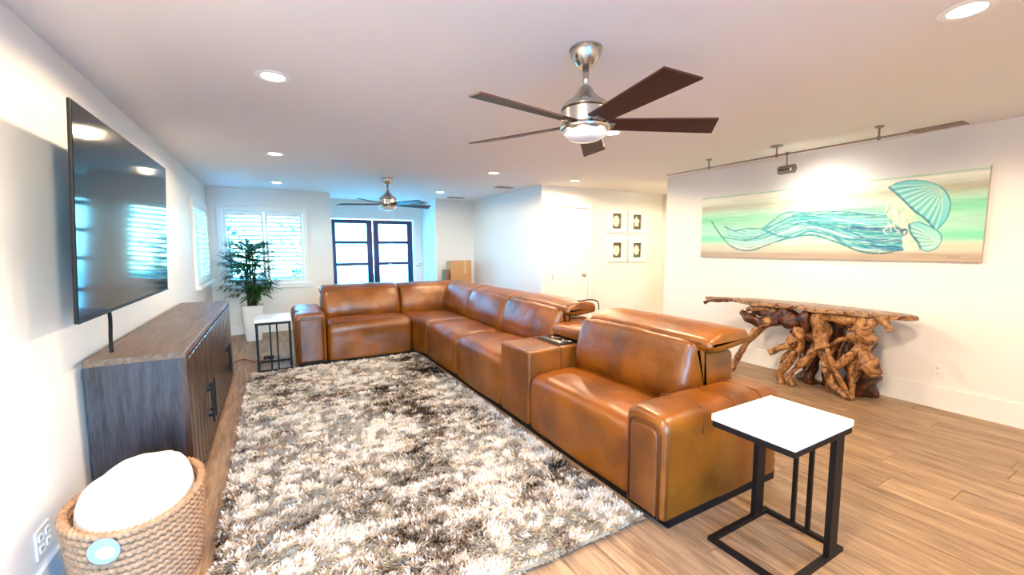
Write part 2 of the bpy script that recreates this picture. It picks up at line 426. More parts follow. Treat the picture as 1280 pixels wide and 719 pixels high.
# entrance: two navy doors, each with glass panes
def entry_door(name, x0, x1, hinge_left):
    root = thing(name, None, None, (x0, YD, 0)); props(root, kind='structure')
    w = x1-x0; y0, y1 = .0, .05; H = 2.045; st = .115
    zs = [.1, .56, .62, 1.075, 1.135, 1.53, 1.595, 1.96]
    f = MB().box(0, st, y0, y1, .01, H, .004).box(w-st, w, y0, y1, .01, H, .004).box(st, w-st, y0, y1, 1.96, H).box(st, w-st, y0, y1, .01, .10)
    for a, b in ((.56, .62), (1.075, 1.135), (1.53, 1.595)): f.box(st, w-st, y0+.004, y1-.004, a, b)
    props(f.build('door_frame', M_NAVY, root), kind='structure')
    for a, b in ((.10, .56), (.62, 1.075), (1.135, 1.53), (1.595, 1.96)):
        props(MB().box(st, w-st, .02, .03, a, b).build('glass_pane', M_FROST, root), kind='structure')
    hx = w-.055 if hinge_left else .055
    s = -1 if hinge_left else 1
    hm = MB().tube([(hx, 0, .98), (hx, -.05, .98), (hx+s*.10, -.05, .98)], .009, 8)
    hm.box(hx-.022, hx+.022, -.01, 0, .93, 1.03, .003)
    props(hm.build('handle', M_CHROME, root, angle=40), kind='structure')
    props(MB().lathe([(.0, 0), (.025, 0), (.025, .012), (0, .012)], 16).build('deadbolt', M_CHROME, root, angle=40), kind='structure')
    d = root.children[-1]; d.rotation_euler = (PI/2, 0, 0); d.location = (hx, 0, 1.13)
entry_door('door_1', 1.02, 1.872, True)
entry_door('door_2', 1.888, 2.74, False)
structure(MB().box(.95, 1.01, YD-.02, YD+.05, 0, 2.05).box(2.75, 2.81, YD-.02, YD+.05, 0, 2.05).box(.95, 2.81, YD-.02, YD+.05, 2.055, 2.12), 'trim_entry', M_TRIM)
# white inner door on the hall wall
d3 = thing('door_3', None, None, (3.99, YP, 0)); props(d3, kind='structure')
props(MB().box(0, .75, -.028, .0, .01, 2.09, .003).build('door_leaf', M_TRIM, d3), kind='structure')
props(MB().box(-.09, -.005, -.04, 0, 0, 2.18, .004).box(.755, .84, -.04, 0, 0, 2.18, .004).box(-.005, .755, -.04, 0, 2.1, 2.18, .004).build('door_casing', M_TRIM, d3), kind='structure')
props(MB().tube([(.68, -.028, .97), (.68, -.085, .97), (.57, -.085, .97)], .011, 8).lathe([(0, 0), (.001, 0)], 3, (.68, -.03, .97)).box(.648, .712, -.036, -.028, .93, 1.01, .003).build('handle', M_CHROME, d3, angle=40), kind='structure')
hg = MB().box(.0, .022, -.034, -.027, -.045, .045, .002).build('hinge', M_CHROME, d3); props(hg, kind='structure'); hg.location = (0, 0, .95)
for z in (1.85, .2):
    o = hg.copy(); COL.objects.link(o); o.location = (0, 0, z)
# ------------------------------------------------------------------ recessed lights
def can_light(loc, label, power=1.0, color=CAN_COLOR, proto=[None]):
    if proto[0] is None:
        t = thing('recessed_light', label, 'ceiling light', loc, 0, 'recessed ceiling lights')
        MB().lathe([(.062, -.001), (.062, -.006), (.085, -.008), (.092, -.004), (.092, 0), (.062, 0)], 32, cap=False).build('trim_ring', M_TRIM, t, angle=35)
        MB().lathe([(0.0, -.003), (.061, -.003), (.061, 0), (0, 0)], 32, cap=False).build('lens', M_LENS, t)
        proto[0] = t
    else:
        t = copy_tree(proto[0]); t.location = loc; t['label'] = label
    l = bpy.data.lights.new('recessed_lamp', 'SPOT'); l.energy = CAN_POWER*power; l.color = color; l.spot_size = math.radians(174); l.spot_blend = .2; l.shadow_soft_size = .055
    lo = bpy.data.objects.new('recessed_lamp', l); COL.objects.link(lo); lo.location = (loc[0], loc[1], loc[2]-.03)
    return t
for x, y, pw_, lab in (
    (.05, 2.89, .55, 'recessed ceiling light nearest the television, large and round'),
    (.07, 5.18, .4, 'recessed ceiling light second along from the television, above the sideboard end'),
    (.10, 7.39, .05, 'recessed ceiling light before the shuttered window'),
    (2.66, 7.32, .15, 'recessed ceiling light just right of the far ceiling fan'),
    (2.62, 5.13, .8, 'recessed ceiling light in mid ceiling, near the rear grey wall and vent'),
    (4.01, 5.16, .5, 'recessed ceiling light above the white inner door'),
    (2.62, 2.86, 1.15, 'recessed ceiling light partly hidden behind the near fan'),
    (2.60, .69, 1.5, 'recessed ceiling light nearest the viewer, cut by the top edge'),
    (.05, .68, 2.3, 'recessed ceiling light behind the viewer on the television side'),
    (5.95, 4.0, 1.0, 'recessed ceiling light in the side hall behind the right wall')):
    can_light((x, y, ZC), lab, pw_, (1, .84, .52) if x > 5 else CAN_COLOR)
# ------------------------------------------------------------------ garden and patio outside
props(MB().box(-14, 16, YD+.4, 26, -.25, -.12).build('lawn', M_GRASS), kind='structure')
props(MB().box(-14, 16, -16, YB-.4, -.25, -.06).build('patio_ground', M_PATIO), kind='structure')
props(MB().box(-12, XL-.5, YB-.3, YD+.3, -.25, -.12).build('side_lawn', M_GRASS), kind='structure')
def bush(loc, r, h, label, seed, n=420):
    R = random.Random(seed); t = thing('garden_shrub', label, 'shrub', loc, 0, 'shrubs outside the windows')
    m = MB()
    for i in range(n):
        a = R.random()*2*PI; u = R.random(); z = h*(.12+.88*u); rr = r*math.sqrt(R.random())*math.sin(PI*(.18+.75*u))
        p = Vector((rr*math.cos(a), rr*math.sin(a), z)); d = Vector((math.cos(a), math.sin(a), R.uniform(-.3, .9))).normalized()
        s = d.cross(Vector((0, 0, 1))).normalized()*.05; L = R.uniform(.18, .34)
        m.add([p-s*.2, p+d*L*.5-s, p+d*L, p+d*L*.5+s], [(0, 1, 2, 3)])
    m.build('foliage', M_BUSH, t)
    MB().tube([(0, 0, 0), (.02, 0, h*.5), (0, .03, h*.85)], [.05, .035, .015], 6).build('stem', M_CANE, t)
bush((.62, 11.3, -.12), .75, 3.1, 'tall blue-green garden shrub seen through the right shutter of the far window', 3)
bush((-.95, 12.6, -.12), .8, 2.3, 'low garden shrub seen through the left shutter of the far window', 5)
bush((-2.3, 7.9, -.12), .6, 1.6, 'garden shrub outside the side window beyond the sideboard', 8)

# ------------------------------------------------------------------ sectional sofa
SX, SY = 1.68, 5.57          # front planes of the two runs
sofa = thing('sectional_sofa', 'large caramel brown leather reclining sectional sofa wrapped around the shag rug', 'sofa', (1.7, 5.5, 0))
mapR = lambda d, s, z: (SX+d, s, z)      # right run: depth goes to +x, s along y
mapF = lambda d, s, z: (s, SY+d, z)      # far run: depth goes to +y, s along x
def seatprof(h=.50, front=.46, deep=.66):
    return fillet([(0, .05, .02), (0, front, .10), (.30, h, .3), (deep, h-.03, .05), (deep, .05, .02)], 7)
def crown(amp):
    def f(u, p, n):
        w = max(0, 4*u*(1-u))**.6
        return amp*w*max(0, n.y)**.7+amp*.45*w*max(0, -n.x)
    return f
def backprof(d0, dt, zt=.86, z0=.40):
    # front cushion of a back rest, top seam at zt
    return fillet([(d0+.06, z0, .04), (d0-.035, z0+.16, .14), (d0+.02, zt-.12, .14), (dt, zt, .03), (dt+.14, zt-.03, .03), (dt+.16, z0, .03)], 6)
def bulge(amp):
    return lambda u, p, n: amp*(max(0, 4*u*(1-u))**.5)*max(0, -n.x*.8+n.y*.3)
def headprof(dt, zt, db, zb, th=.10):
    return fillet([(dt+.016, zt-.03, .02), (dt+.03, zt+.018, .05), ((dt+db)/2, zb+.012, .2), (db, zb-.015, .07), (db+.01, zb-th, .05), (dt+.12, zb-th-.03, .04)], 6)
def bodyprof(dt, db, ztop):
    return fillet([(dt+.10, .10, .01), (dt+.10, ztop, .03), (db-.03, ztop, .05), (db+.0, .10, .03)], 4)
def add(mb, name, m=M_LEATHER):
    o = wpart(mb, name, m, sofa, smooth=True); fix_normals(o); return o
def sub(mb, name, m, parent, smooth=True):
    # a sub-part written in room coordinates: parent objects of the sofa sit at the sofa's origin
    L = sofa.location; mb.v = [(x-L.x, y-L.y, z-L.z) for x, y, z in mb.v]
    return mb.build(name, m, parent, smooth=smooth)
def seam_on(prof, fn, s, i0, i1, parent, lift=.001, r=.0035):
    P = prof[i0:i1]
    return sub(MB().tube([fn(p.x, s, p.y) for p in P], r, 6), 'seam', M_SEAM, parent)
def module(fn, s0, s1, d0, dt, db, zt, ztop, seed, seat_deep=.62, front=.46, seath=.50, body_s=None, hs=None):
    sp = seatprof(seath, front, d0+.12)
    st = add(loft(sp, fn, s0+.003, s1-.003, .05, .05, puff=crown(.035), wr=.006, seed=seed), 'seat')
    # cross seam on top front of the seat
    bp = backprof(d0, dt, zt)
    b = add(loft(bp, fn, s0+.004, s1-.004, .055, .055, puff=bulge(.05), wr=.008, seed=seed+3), 'backrest')
    h0, h1 = hs or (s0+.004, s1-.004)
    hp = headprof(dt, zt, db, ztop)
    h = add(loft(hp, fn, h0, h1, .035, .035, wr=.004, puff=lambda u, p, n: .012*max(0, n.y)*max(0, 4*u*(1-u))**.5, seed=seed+5), 'headrest')
    s = sub(MB().tube([fn(dt-.0, h0+.05+(h1-h0-.1)*k/20, zt+.004) for k in range(21)], .005, 6), 'seam', M_SEAM, b)
    o = add(loft(bodyprof(dt, db, ztop-.15), fn, s0+.01, s1-.01, .02, .02), 'back_shell')
    return st, b, h
# near recliner
Y0, Y1, Y2, Y3, Y4 = 1.355, 1.635, 2.72, 3.19, 4.23
YC = 5.25
module(mapR, Y1, Y2, .46, .525, .94, .865, .93, 11, front=.445, seath=.475, hs=(Y1-.08, Y2-.05))
module(mapR, Y3, Y4, .58, .66, 1.03, .86, .915, 21, hs=(Y3-.06, Y4-.004))
module(mapR, Y4, YC, .58, .66, 1.02, .86, .905, 31)
module(mapF, .53, 1.59, .57, .66, 1.02, .87, .92, 41, front=.49, seath=.51)
# corner: wedge seat with two backs
cp = [Vector((1.592, 5.575)), Vector((1.682, 5.258)), Vector((2.42, 5.258)), Vector((2.42, 6.25)), Vector((1.592, 6.25))]
cm = loft([Vector((p.x, p.y)) for p in densify(cp, .05)], lambda a, s, b: (a, b, s), .05, .505, .02, .05, step=.05, wr=.003, seed=51)
add(cm, 'corner_seat')
bpA = backprof(.62, .70, .87); add(loft(bpA, mapF, 1.598, 2.44, .055, .02, puff=bulge(.04), wr=.008, seed=55), 'corner_backrest')
add(loft(headprof(.70, .87, 1.03, .915), mapF, 1.598, 2.70, .035, .03, wr=.004, seed=56), 'corner_headrest')
add(loft(bodyprof(.70, 1.03, .76), mapF, 1.6, 2.70, .02, .02), 'back_shell')
bpB = backprof(.60, .68, .86); add(loft(bpB, mapR, YC+.004, 6.26, .055, .02, puff=bulge(.04), wr=.008, seed=57), 'corner_backrest')
add(loft(headprof(.68, .86, 1.03, .91), mapR, YC+.004, 6.52, .035, .03, wr=.004, seed=58), 'corner_headrest')
add(loft(bodyprof(.68, 1.03, .75), mapR, YC+.01, 6.5, .02, .02), 'back_shell')
# arms: outline in (width, height) pushed back along the depth
def arm(fn2, w0, w1, zt, d1, seed, outer_hi=0.0):
    """fn2 maps (w, d, z); the arm is w0..w1 wide"""
    pr = fillet([(w0+.012, .055, .02), (w0, zt-.01+outer_hi, .085), (w1, zt, .085), (w1-.006, .055, .02)], 8)
    a = add(loft(pr, lambda w, d, z: fn2(w, d, z), -.022, d1, .04, .07, step=.05, wr=.004, seed=seed,
                 puff=lambda u, p, n: .02*max(0, n.y)*max(0, 4*u*(1-u))**.4), 'armrest')
    lo, hi = min(w0, w1), max(w0, w1)
    ins = fillet([(lo+.05, .075, .01), (lo+.046, zt-.065, .05), (hi-.046, zt-.065, .05), (hi-.05, .075, .01)], 6)
    p = loft(ins, lambda w, d, z: fn2(w, d, z), -.036, .02, .014, .002, step=.02, ends=3)
    L = sofa.location
    p.v = [(x-L.x, y-L.y, z-L.z) for x, y, z in p.v]
    fp = p.build('front_panel', M_LEATHER_D, a, smooth=True); fix_normals(fp)
    out = fillet([(lo+.05-.012, .07, 0), (lo+.034, zt-.048, .06), (hi-.034, zt-.048, .06), (hi-.038, .07, 0)], 8)
    sub(MB().tube([fn2(q.x, -.025, q.y) for q in out], .006, 6), 'piping', M_SEAM, a)
    edge = fillet([(lo+.01, .07, 0), (lo+.006, zt-.012, .09), (hi-.006, zt-.012, .09), (hi-.01, .07, 0)], 8)
    sub(MB().tube([fn2(q.x, .004, q.y) for q in edge], .006, 6), 'piping', M_LEATHER_D, a)
    top = [q for q in fillet([(w0, zt-.13, 0), (w0, zt-.006+outer_hi, .085), (w1, zt+.004, .085), (w1, zt-.10, 0)], 8)]
    for k in range(1, 4):
        d = d1*k/4.0
        sub(MB().tube([fn2(q.x, d+.02*math.sin(j*.3), q.y+.012*(1 if 6 < j < len(top)-6 else 0)) for j, q in enumerate(top)], .0035, 6), 'seam', M_SEAM, a)
    return a
arm(lambda w, d, z: (SX-.03+d, w, z), Y0, Y1, .60, 1.02, 61)
arm(lambda w, d, z: (w, SY+d, z), .17, .52, .66, 1.0, 62)
# drinks console between the recliner and the next seat
ck = loft(fillet([(0, .05, .01), (0, .635, .025), (.86, .645, .02), (.86, .05, .01)], 4), mapR, Y2+.004, Y3-.004, .02, .02, step=.05, wr=.002, seed=71)
con = add(ck, 'console_box')
sub(MB().tube([mapR(d, s, z) for d, s, z in ((.005, Y2+.03, .06), (.004, Y2+.03, .60), (.02, Y2+.04, .632), (.02, Y3-.04, .632), (.004, Y3-.03, .60), (.005, Y3-.03, .06))], .004, 6), 'piping', M_SEAM, con)
sub(MB().tube([mapR(d, s, z) for d, s, z in ((.31, Y2+.003, .40), (.31, Y2+.003, .63), (.31, Y2+.03, .643), (.31, Y3-.03, .643))], .004, 6), 'seam', M_SEAM, con)
cup = sub(MB().box(SX+.34, SX+.60, Y2+.06, Y3-.06, .62, .650, .006), 'control_panel', M_BLACK, con, smooth=False)
hl = MB()
for s in (Y2+.155, Y3-.155):
    hl.lathe([(.046, .0), (.052, .006), (.058, .0)], 24, (SX+.50, s, .650), cap=False)
hl.box(SX+.365, SX+.415, Y2+.10, Y3-.10, .648, .653, .002)
sub(hl, 'cup_holder_rim', M_NICKEL, con)
pad = loft(fillet([(0, .655, .03), (.01, .73, .05), (.20, .745, .1), (.40, .735, .04), (.40, .655, .02)], 5), lambda d, s, z: (SX+.50+d*.9, s, z+.004), Y2-.01, Y3-.03, .05, .05, step=.04, wr=.004, seed=73, puff=lambda u, p, n: .02*max(0, n.y)*max(0, 4*u*(1-u))**.5)
add(pad, 'armrest_pad')
# black wire on the raised head rest, and the plinth
sub(MB().tube(smooth_path([(SX+.80, Y3-.055, .935), (SX+.93, Y3-.075, .945), (SX+1.03, Y3-.075, .92), (SX+1.05, Y3-.07, .84)], 6), .006, 6), 'headrest_wire', M_BLACK, sofa)
pm = MB().box(SX+.02, SX+.98, Y0+.03, 6.4, .0, .07).box(.22, 1.75, SY+.03, SY+.95, .0, .07)
wpart(pm, 'plinth', M_BLACK, sofa)

# ------------------------------------------------------------------ value noise used for the rug and the painting
def vnoise(x, y, seed):
    x = np.asarray(x, float); y = np.asarray(y, float)
    xi = np.floor(x).astype(np.int64); yi = np.floor(y).astype(np.int64); xf = x-xi; yf = y-yi
    def h(a, b):
        n = (a*374761393+b*668265263+seed*1274126177) & 0x7fffffff
        n = ((n ^ (n >> 13))*1103515245) & 0x7fffffff
        return ((n ^ (n >> 16)) & 0xffff)/65535.0
    u = xf*xf*(3-2*xf); v = yf*yf*(3-2*yf)
    return (h(xi, yi)*(1-u)+h(xi+1, yi)*u)*(1-v)+(h(xi, yi+1)*(1-u)+h(xi+1, yi+1)*u)*v
def fbm(x, y, seed, o=4):
    a = 0; s = 0; w = 1
    for k in range(o): a = a+w*vnoise(x*2**k, y*2**k, seed+k*17); s += w; w *= .55
    return a/s
def lin(c):
    c = np.asarray(c, float)/255; return np.where(c <= .04045, c/12.92, ((c+.055)/1.055)**2.4)
def add_color(me, cols, domain='POINT'):
    a = me.color_attributes.new('col', 'FLOAT_COLOR', domain)
    c = np.ones((len(cols), 4), np.float32); c[:, :3] = cols; a.data.foreach_set('color', c.ravel())
def rug_color(x, y, r):
    big = fbm(x*1.9, y*1.9, 3, 4); mid = fbm(x*5+40, y*7, 9, 3); st = fbm(x*11, y*30+9, 21, 3)
    v = .50*big+.22*mid+.30*st+.15*(r-.5)
    p1, p2, p3 = np.percentile(v, (48, 77, 95)) if len(v) > 5000 else (.5, .55, .62)
    ivory = lin([220, 211, 197]); grey = lin([166, 148, 130]); brown = lin([112, 94, 80]); dark = lin([42, 36, 38])
    t = np.clip((v-p1)/.09, 0, 1)[:, None]; c = ivory*(1-t)+grey*t
    t = np.clip((v-p2)/.08, 0, 1)[:, None]; c = c*(1-t)+brown*t
    t = np.clip((v-p3)/.05, 0, 1)[:, None]; c = c*(1-t)+dark*t
    return c
RX0, RX1, RY0, RY1 = -.31, 1.63, 1.50, 5.53
def make_rug():
    root = thing('shag_rug', 'ivory, grey and black mottled shag rug lying in front of the sofa', 'rug', ((RX0+RX1)/2, (RY0+RY1)/2, 0))
    cx, cy = (RX0+RX1)/2, (RY0+RY1)/2; hx, hy = (RX1-RX0)/2, (RY1-RY0)/2
    MB().box(-hx+.01, hx-.01, -hy+.01, hy-.01, .001, .012).build('backing', M_RUGBACK, root)
    g = np.random.RandomState(4); N = 150000
    # denser towards the viewer, where single strands can be seen
    y = RY0+(RY1-RY0)*g.rand(N)**1.35; x = RX0+(RX1-RX0)*g.rand(N)
    edge = np.minimum(np.minimum(x-RX0, RX1-x), np.minimum(y-RY0, RY1-y))
    clump = fbm(x*14, y*14, 77, 2); ang = 2*PI*fbm(x*9+5, y*9, 55, 2)*2+g.randn(N)*.7
    L = g.uniform(.026, .044, N)*(.75+.5*clump); lean = g.uniform(.35, .95, N)*L
    wdt = g.uniform(.0035, .0060, N)*(1+.5*(y-RY0)/4)
    dx = np.cos(ang); dy = np.sin(ang); px = -dy*wdt; py = dx*wdt
    hgt = np.sqrt(np.maximum(L*L-lean*lean, 1e-6))
    z0 = .008
    V = np.zeros((N, 5, 3)); X = x-cx; Y = y-cy
    V[:, 0] = np.stack([X-px, Y-py, np.full(N, z0)], 1); V[:, 1] = np.stack([X+px, Y+py, np.full(N, z0)], 1)
    mx = X+dx*lean*.35; my = Y+dy*lean*.35; mz = z0+hgt*.75
    V[:, 2] = np.stack([mx+px, my+py, mz], 1); V[:, 3] = np.stack([mx-px, my-py, mz], 1)
    V[:, 4] = np.stack([X+dx*lean, Y+dy*lean, z0+hgt], 1)
    b = np.arange(N)*5
    q = np.stack([b, b+1, b+2, b+3], 1); t = np.stack([b+3, b+2, b+4], 1)
    me = bpy.data.meshes.new('pile'); me.vertices.add(N*5); me.vertices.foreach_set('co', V.ravel())
    me.loops.add(N*7); li = np.concatenate([q, t], 1).ravel(); me.loops.foreach_set('vertex_index', li.astype(np.int32))
    me.polygons.add(N*2); ls = np.empty(N*2, np.int32); ls[0::2] = np.arange(N)*7; ls[1::2] = np.arange(N)*7+4
    me.polygons.foreach_set('loop_start', ls); me.update(calc_edges=True); me.validate()
    add_color(me, np.repeat(rug_color(x, y, g.rand(N)), 5, 0))
    me.materials.append(M_RUG)
    o = bpy.data.objects.new('pile', me); COL.objects.link(o); o.parent = root; props(o, kind='stuff')
M_RUG = attr_mat('rug_yarn', 'col', .9, .1)
M_RUGBACK = mat('rug_backing', srgb(206, 198, 186), .95, var=.15, vscale=30)
make_rug()

# ------------------------------------------------------------------ sideboard
sb = thing('sideboard', 'long charcoal stained wooden sideboard with slatted doors under the television', 'sideboard', (-.66, 4.2, 0))
CX0, CX1, CY0, CY1, CH = -.868, -.45, 2.87, 5.50, .885
wpart(MB().box(CX0, CX1, CY0, CY1, CH-.035, CH, .003), 'top', M_CABTOP, sb)
for ya in (CY0+.004, CY1-.03): wpart(MB().box(CX0, CX1-.03, ya, ya+.026, .06, CH-.035), 'side_panel', M_CABSIDE, sb)
wpart(MB().box(CX0, CX0+.012, CY0+.03, CY1-.03, .06, CH-.035).box(CX0, CX1-.03, CY0+.03, CY1-.03, .06, .09), 'carcass', M_CAB, sb)
wpart(MB().box(CX1-.03, CX1, CY0+.004, CY0+.05, .06, CH-.035).box(CX1-.03, CX1, CY1-.05, CY1-.004, .06, CH-.035).box(CX1-.03, CX1, CY0+.05, CY1-.05, .06, .085), 'face_frame', M_CAB, sb)
wpart(MB().box(CX0+.02, CX1-.03, CY0+.03, CY1-.03, 0, .06), 'base', M_BLACK, sb)
nd = 4; dw = (CY1-CY0-.10)/nd
slat = None
for k in range(nd):
    a = CY0+.05+dw*k+.003; b = a+dw-.006
    d = wpart(MB().box(CX1-.028, CX1-.012, a, b, .09, CH-.04), 'door', M_CABIN, sb)
    ns = 5; sw = (b-a)/ns
    for j in range(ns):
        if slat is None: o = slat = MB().box(-.004, .014, -sw/2+.010, sw/2-.010, .0, CH-.04-.09-.02, .004, 1).build('slat', M_CAB, d)
        else: o = slat.copy(); COL.objects.link(o); o.parent = d
        L = sb.location; o.location = (CX1-.012-L.x, a+sw*(j+.5)-L.y, .10-L.z)
    hy = b-.06 if k % 2 == 0 else a+.06
    L = sb.location
    hm = MB().box(CX1+.028, CX1+.040, hy-.012, hy+.012, .25, .53, .003).box(CX1-.004, CX1+.03, hy-.008, hy+.008, .29, .31).box(CX1-.004, CX1+.03, hy-.008, hy+.008, .47, .49)
    hm.v = [(x-L.x, y-L.y, z-L.z) for x, y, z in hm.v]; hm.build('handle', M_BMETAL, d)

# ------------------------------------------------------------------ television
tv = thing('television', 'large flat black television tilted forward on the left wall', 'television', (XL, 3.3, 1.6))
ang = math.atan2(.047, .93)
def tvp(x, y, z):   # local: x out of the screen, y along the wall, z up about the lower edge
    c, s = math.cos(ang), math.sin(ang); return (-.727+x*c+z*s, y, 1.135+z*c-x*s)
def tvbox(x0, x1, y0, y1, z0, z1, r=0):
    m = MB().box(x0, x1, y0, y1, z0, z1, r); m.v = [tvp(*v) for v in m.v]; return m
TY0, TY1, TH = 2.41, 4.15, .925
wpart(tvbox(-.014, -.001, TY0, TY1, 0, TH, .004), 'casing', M_BLACK, tv)
wpart(tvbox(-.001, .001, TY0+.008, TY1-.008, .016, TH-.008), 'screen', M_TV, tv)
bz = tvbox(-.002, .003, TY0, TY1, 0, .014); wpart(bz, 'bezel', M_BLACK, tv)
wpart(tvbox(-.05, -.0135, TY0+.72, TY1-.5, .1, .60, .01), 'rear_housing', M_BLACK, tv)
wpart(MB().box(XL+.002, XL+.03, 3.18, 3.66, 1.4, 1.6).box(XL+.02, -.745, 3.25, 3.29, 1.45, 1.58).box(XL+.02, -.745, 3.52, 3.56, 1.45, 1.58), 'wall_bracket', M_BMETAL, tv)
c = MB().tube(smooth_path([(-.80, 3.05, 1.20), (-.79, 3.045, 1.08), (-.80, 3.06, .96), (-.80, 3.055, .886)], 6), .009, 8)
tc = thing('television_cable', 'short black cable hanging from the television to the sideboard top', 'cable', (-.80, 3.05, .886))
wpart(c, 'cable', M_BLACK, tc, smooth=True)

# ------------------------------------------------------------------ basket with throw
bk = thing('woven_basket', 'oval woven seagrass basket holding a white throw, beside the sideboard', 'basket', (-.575, 2.36, 0))
BRX, BRY, BH = .225, .305, .37
rows = 13
for k in range(rows):
    z = .016+(BH-.016)*k/(rows-1); t = z/BH; fx = BRX*(.86+.14*t**.7); fy = BRY*(.86+.14*t**.7)
    n = 320; m = MB(); vs = []; fs = []; nc = 10; cnt = 64
    for i in range(n):
        a = 2*PI*i/n
        dip = .012*math.sin(a*2+.5)*t
        cxp, cyp = fx*math.cos(a), fy*math.sin(a); nx, ny = math.cos(a), math.sin(a)
        for j in range(nc):
            ph = 2*PI*j/nc
            r = .0140*(1+.34*math.sin(cnt*a+2*ph+k*2.1))
            vs.append((cxp+nx*r*math.cos(ph), cyp+ny*r*math.cos(ph), z+dip+r*math.sin(ph)))
    for i in range(n):
        i2 = (i+1) % n
        for j in range(nc):
            j2 = (j+1) % nc; fs.append((i*nc+j, i2*nc+j, i2*nc+j2, i*nc+j2))
    m.add(vs, fs); m.build('rope_coil', M_ROPE, bk, smooth=True)
MB().add([(BRX*.84*math.cos(2*PI*i/32), BRY*.84*math.sin(2*PI*i/32), .01) for i in range(32)], [tuple(range(32))]).build('bottom', M_ROPE, bk)
# round tag on the side that looks at the room
a = math.radians(-98); tp = Vector((BRX*math.cos(a), BRY*math.sin(a), .322)); tn = Vector((math.cos(a)/BRX, math.sin(a)/BRY, 0)).normalized()
tg = MB().lathe([(0, 0), (.050, 0), (.050, .004), (0, .004)], 32).build('round_tag', M_TAG, bk, angle=40)
tg.rotation_euler = tn.to_track_quat('Z', 'Y').to_euler(); tg.location = tp+tn*.017
tg2 = MB().lathe([(0, 0), (.030, 0), (.030, .002), (0, .002)], 24).build('tag_print', M_TAGP, tg); tg2.location = (.006, -.006, .004); tg2.scale = (1, .8, 1)
# the throw
vs = []; fs = []; NR, NA = 26, 72
for j in range(NR+1):
    r = j/NR
    for i in range(NA):
        a = 2*PI*i/NA; rr = r*.885
        x = BRX*rr*math.cos(a); y = BRY*rr*math.sin(a)
        z = BH-.035+.165*max(0, 1-r**4)**.5*(1+.12*math.cos(a-.5)*r)
        f = mnoise.noise(Vector((x*7, y*5, 1.3)))*.03+mnoise.noise(Vector((x*16, y*12, 4)))*.012
        crease = -.03*math.exp(-((x*1.2-y*.6-.06)/.018)**2)*(1 if y < .15 else .3)
        vs.append((x, y, z+(f+crease)*(1-r**6)))
for j in range(NR):
    for i in range(NA):
        k = (i+1) % NA; fs.append((j*NA+i, (j+1)*NA+i, (j+1)*NA+k, j*NA+k))
th = thing('throw_blanket', 'fluffy white throw blanket bulging out of the woven basket', 'blanket', (-.575, 2.36, 0))
o = MB().add(vs, fs).build('folded_throw', M_FLEECE, th, smooth=True)

# ------------------------------------------------------------------ C-shaped side tables
def c_table(label, loc, rz):
    """posts stand at +x; the top reaches towards -x"""
    t = thing('side_table', label, 'side table', loc, rz, 'white topped side tables')
    L, Wd, H = .49, .37, .65
    MB().box(-L/2-.005, L/2+.005, -Wd/2-.005, Wd/2+.005, H-.035, H, .006, 2).build('table_top', M_MARBLE, t)
    q = .025
    def ring(z0, z1):
        return MB().box(-L/2, L/2, -Wd/2, -Wd/2+q, z0, z1).box(-L/2, L/2, Wd/2-q, Wd/2, z0, z1).box(-L/2, -L/2+q, -Wd/2+q, Wd/2-q, z0, z1).box(L/2-q, L/2, -Wd/2+q, Wd/2-q, z0, z1)
    ring(H-.063, H-.036).build('top_frame', M_BMETAL, t)
    ring(0, .022).build('base_frame', M_BMETAL, t)
    for s in (-1, 1):
        y0, y1 = (Wd/2-.026, Wd/2-.001) if s > 0 else (-Wd/2+.001, -Wd/2+.026)
        MB().box(L/2-.135, L/2-.065, y0, y1, .022, H-.063).build('leg', M_BMETAL, t)
    for y in (-.035, .035):
        MB().box(L/2-.022, L/2-.004, y-.009, y+.009, .022, H-.063).build('upright_bar', M_BMETAL, t)
    return t
c_table('black metal side table with a white top beside the near sofa arm', (2.045, 1.046, 0), 0)
tb2 = c_table('white topped black side table between the sideboard and the far sofa arm', (-.045, 5.87, 0), -PI/2)
tb2.scale = (1, 1, .95)

# ------------------------------------------------------------------ palm in a white pot
pt = thing('potted_palm', 'tall green bamboo palm in a white tapered pot before the window', 'plant', (-.33, 7.75, 0))
pm_ = MB(); prof = []
for z, h in ((0, .105), (.02, .11), (.52, .152), (.545, .16), (.56, .16), (.56, .14), (.50, .135)):
    prof.append((h, z))
n = 48; vs = []
for h, z in prof:
    for i in range(n):
        a = 2*PI*i/n; k = (abs(math.cos(a))**5+abs(math.sin(a))**5)**(-1/5); vs.append((h*k*math.cos(a), h*k*math.sin(a), z))
fs = [(j*n+i, j*n+(i+1) % n, (j+1)*n+(i+1) % n, (j+1)*n+i) for j in range(len(prof)-1) for i in range(n)]
fs.append(tuple(range(n))[::-1])
pm_.add(vs, fs).build('pot', M_POT, pt, angle=40)
MB().lathe([(0, 0), (.13, 0), (.13, .012), (0, .012)], 24, (0, 0, .49)).build('soil', M_SOIL, pt)
R = random.Random(12)
canes = [(-.03, 0, 1.42), (.03, .02, 1.50), (0, -.04, 1.36), (.05, -.02, 1.26), (-.05, .03, 1.16)]
for x, y, h in canes:
    MB().tube([(x, y, .5), (x*1.1, y, .8), (x*1.4, y*1.2, h)], [.017, .015, .010], 8, wob=.2, seed=x*50).build('cane', M_CANE, pt, smooth=True)
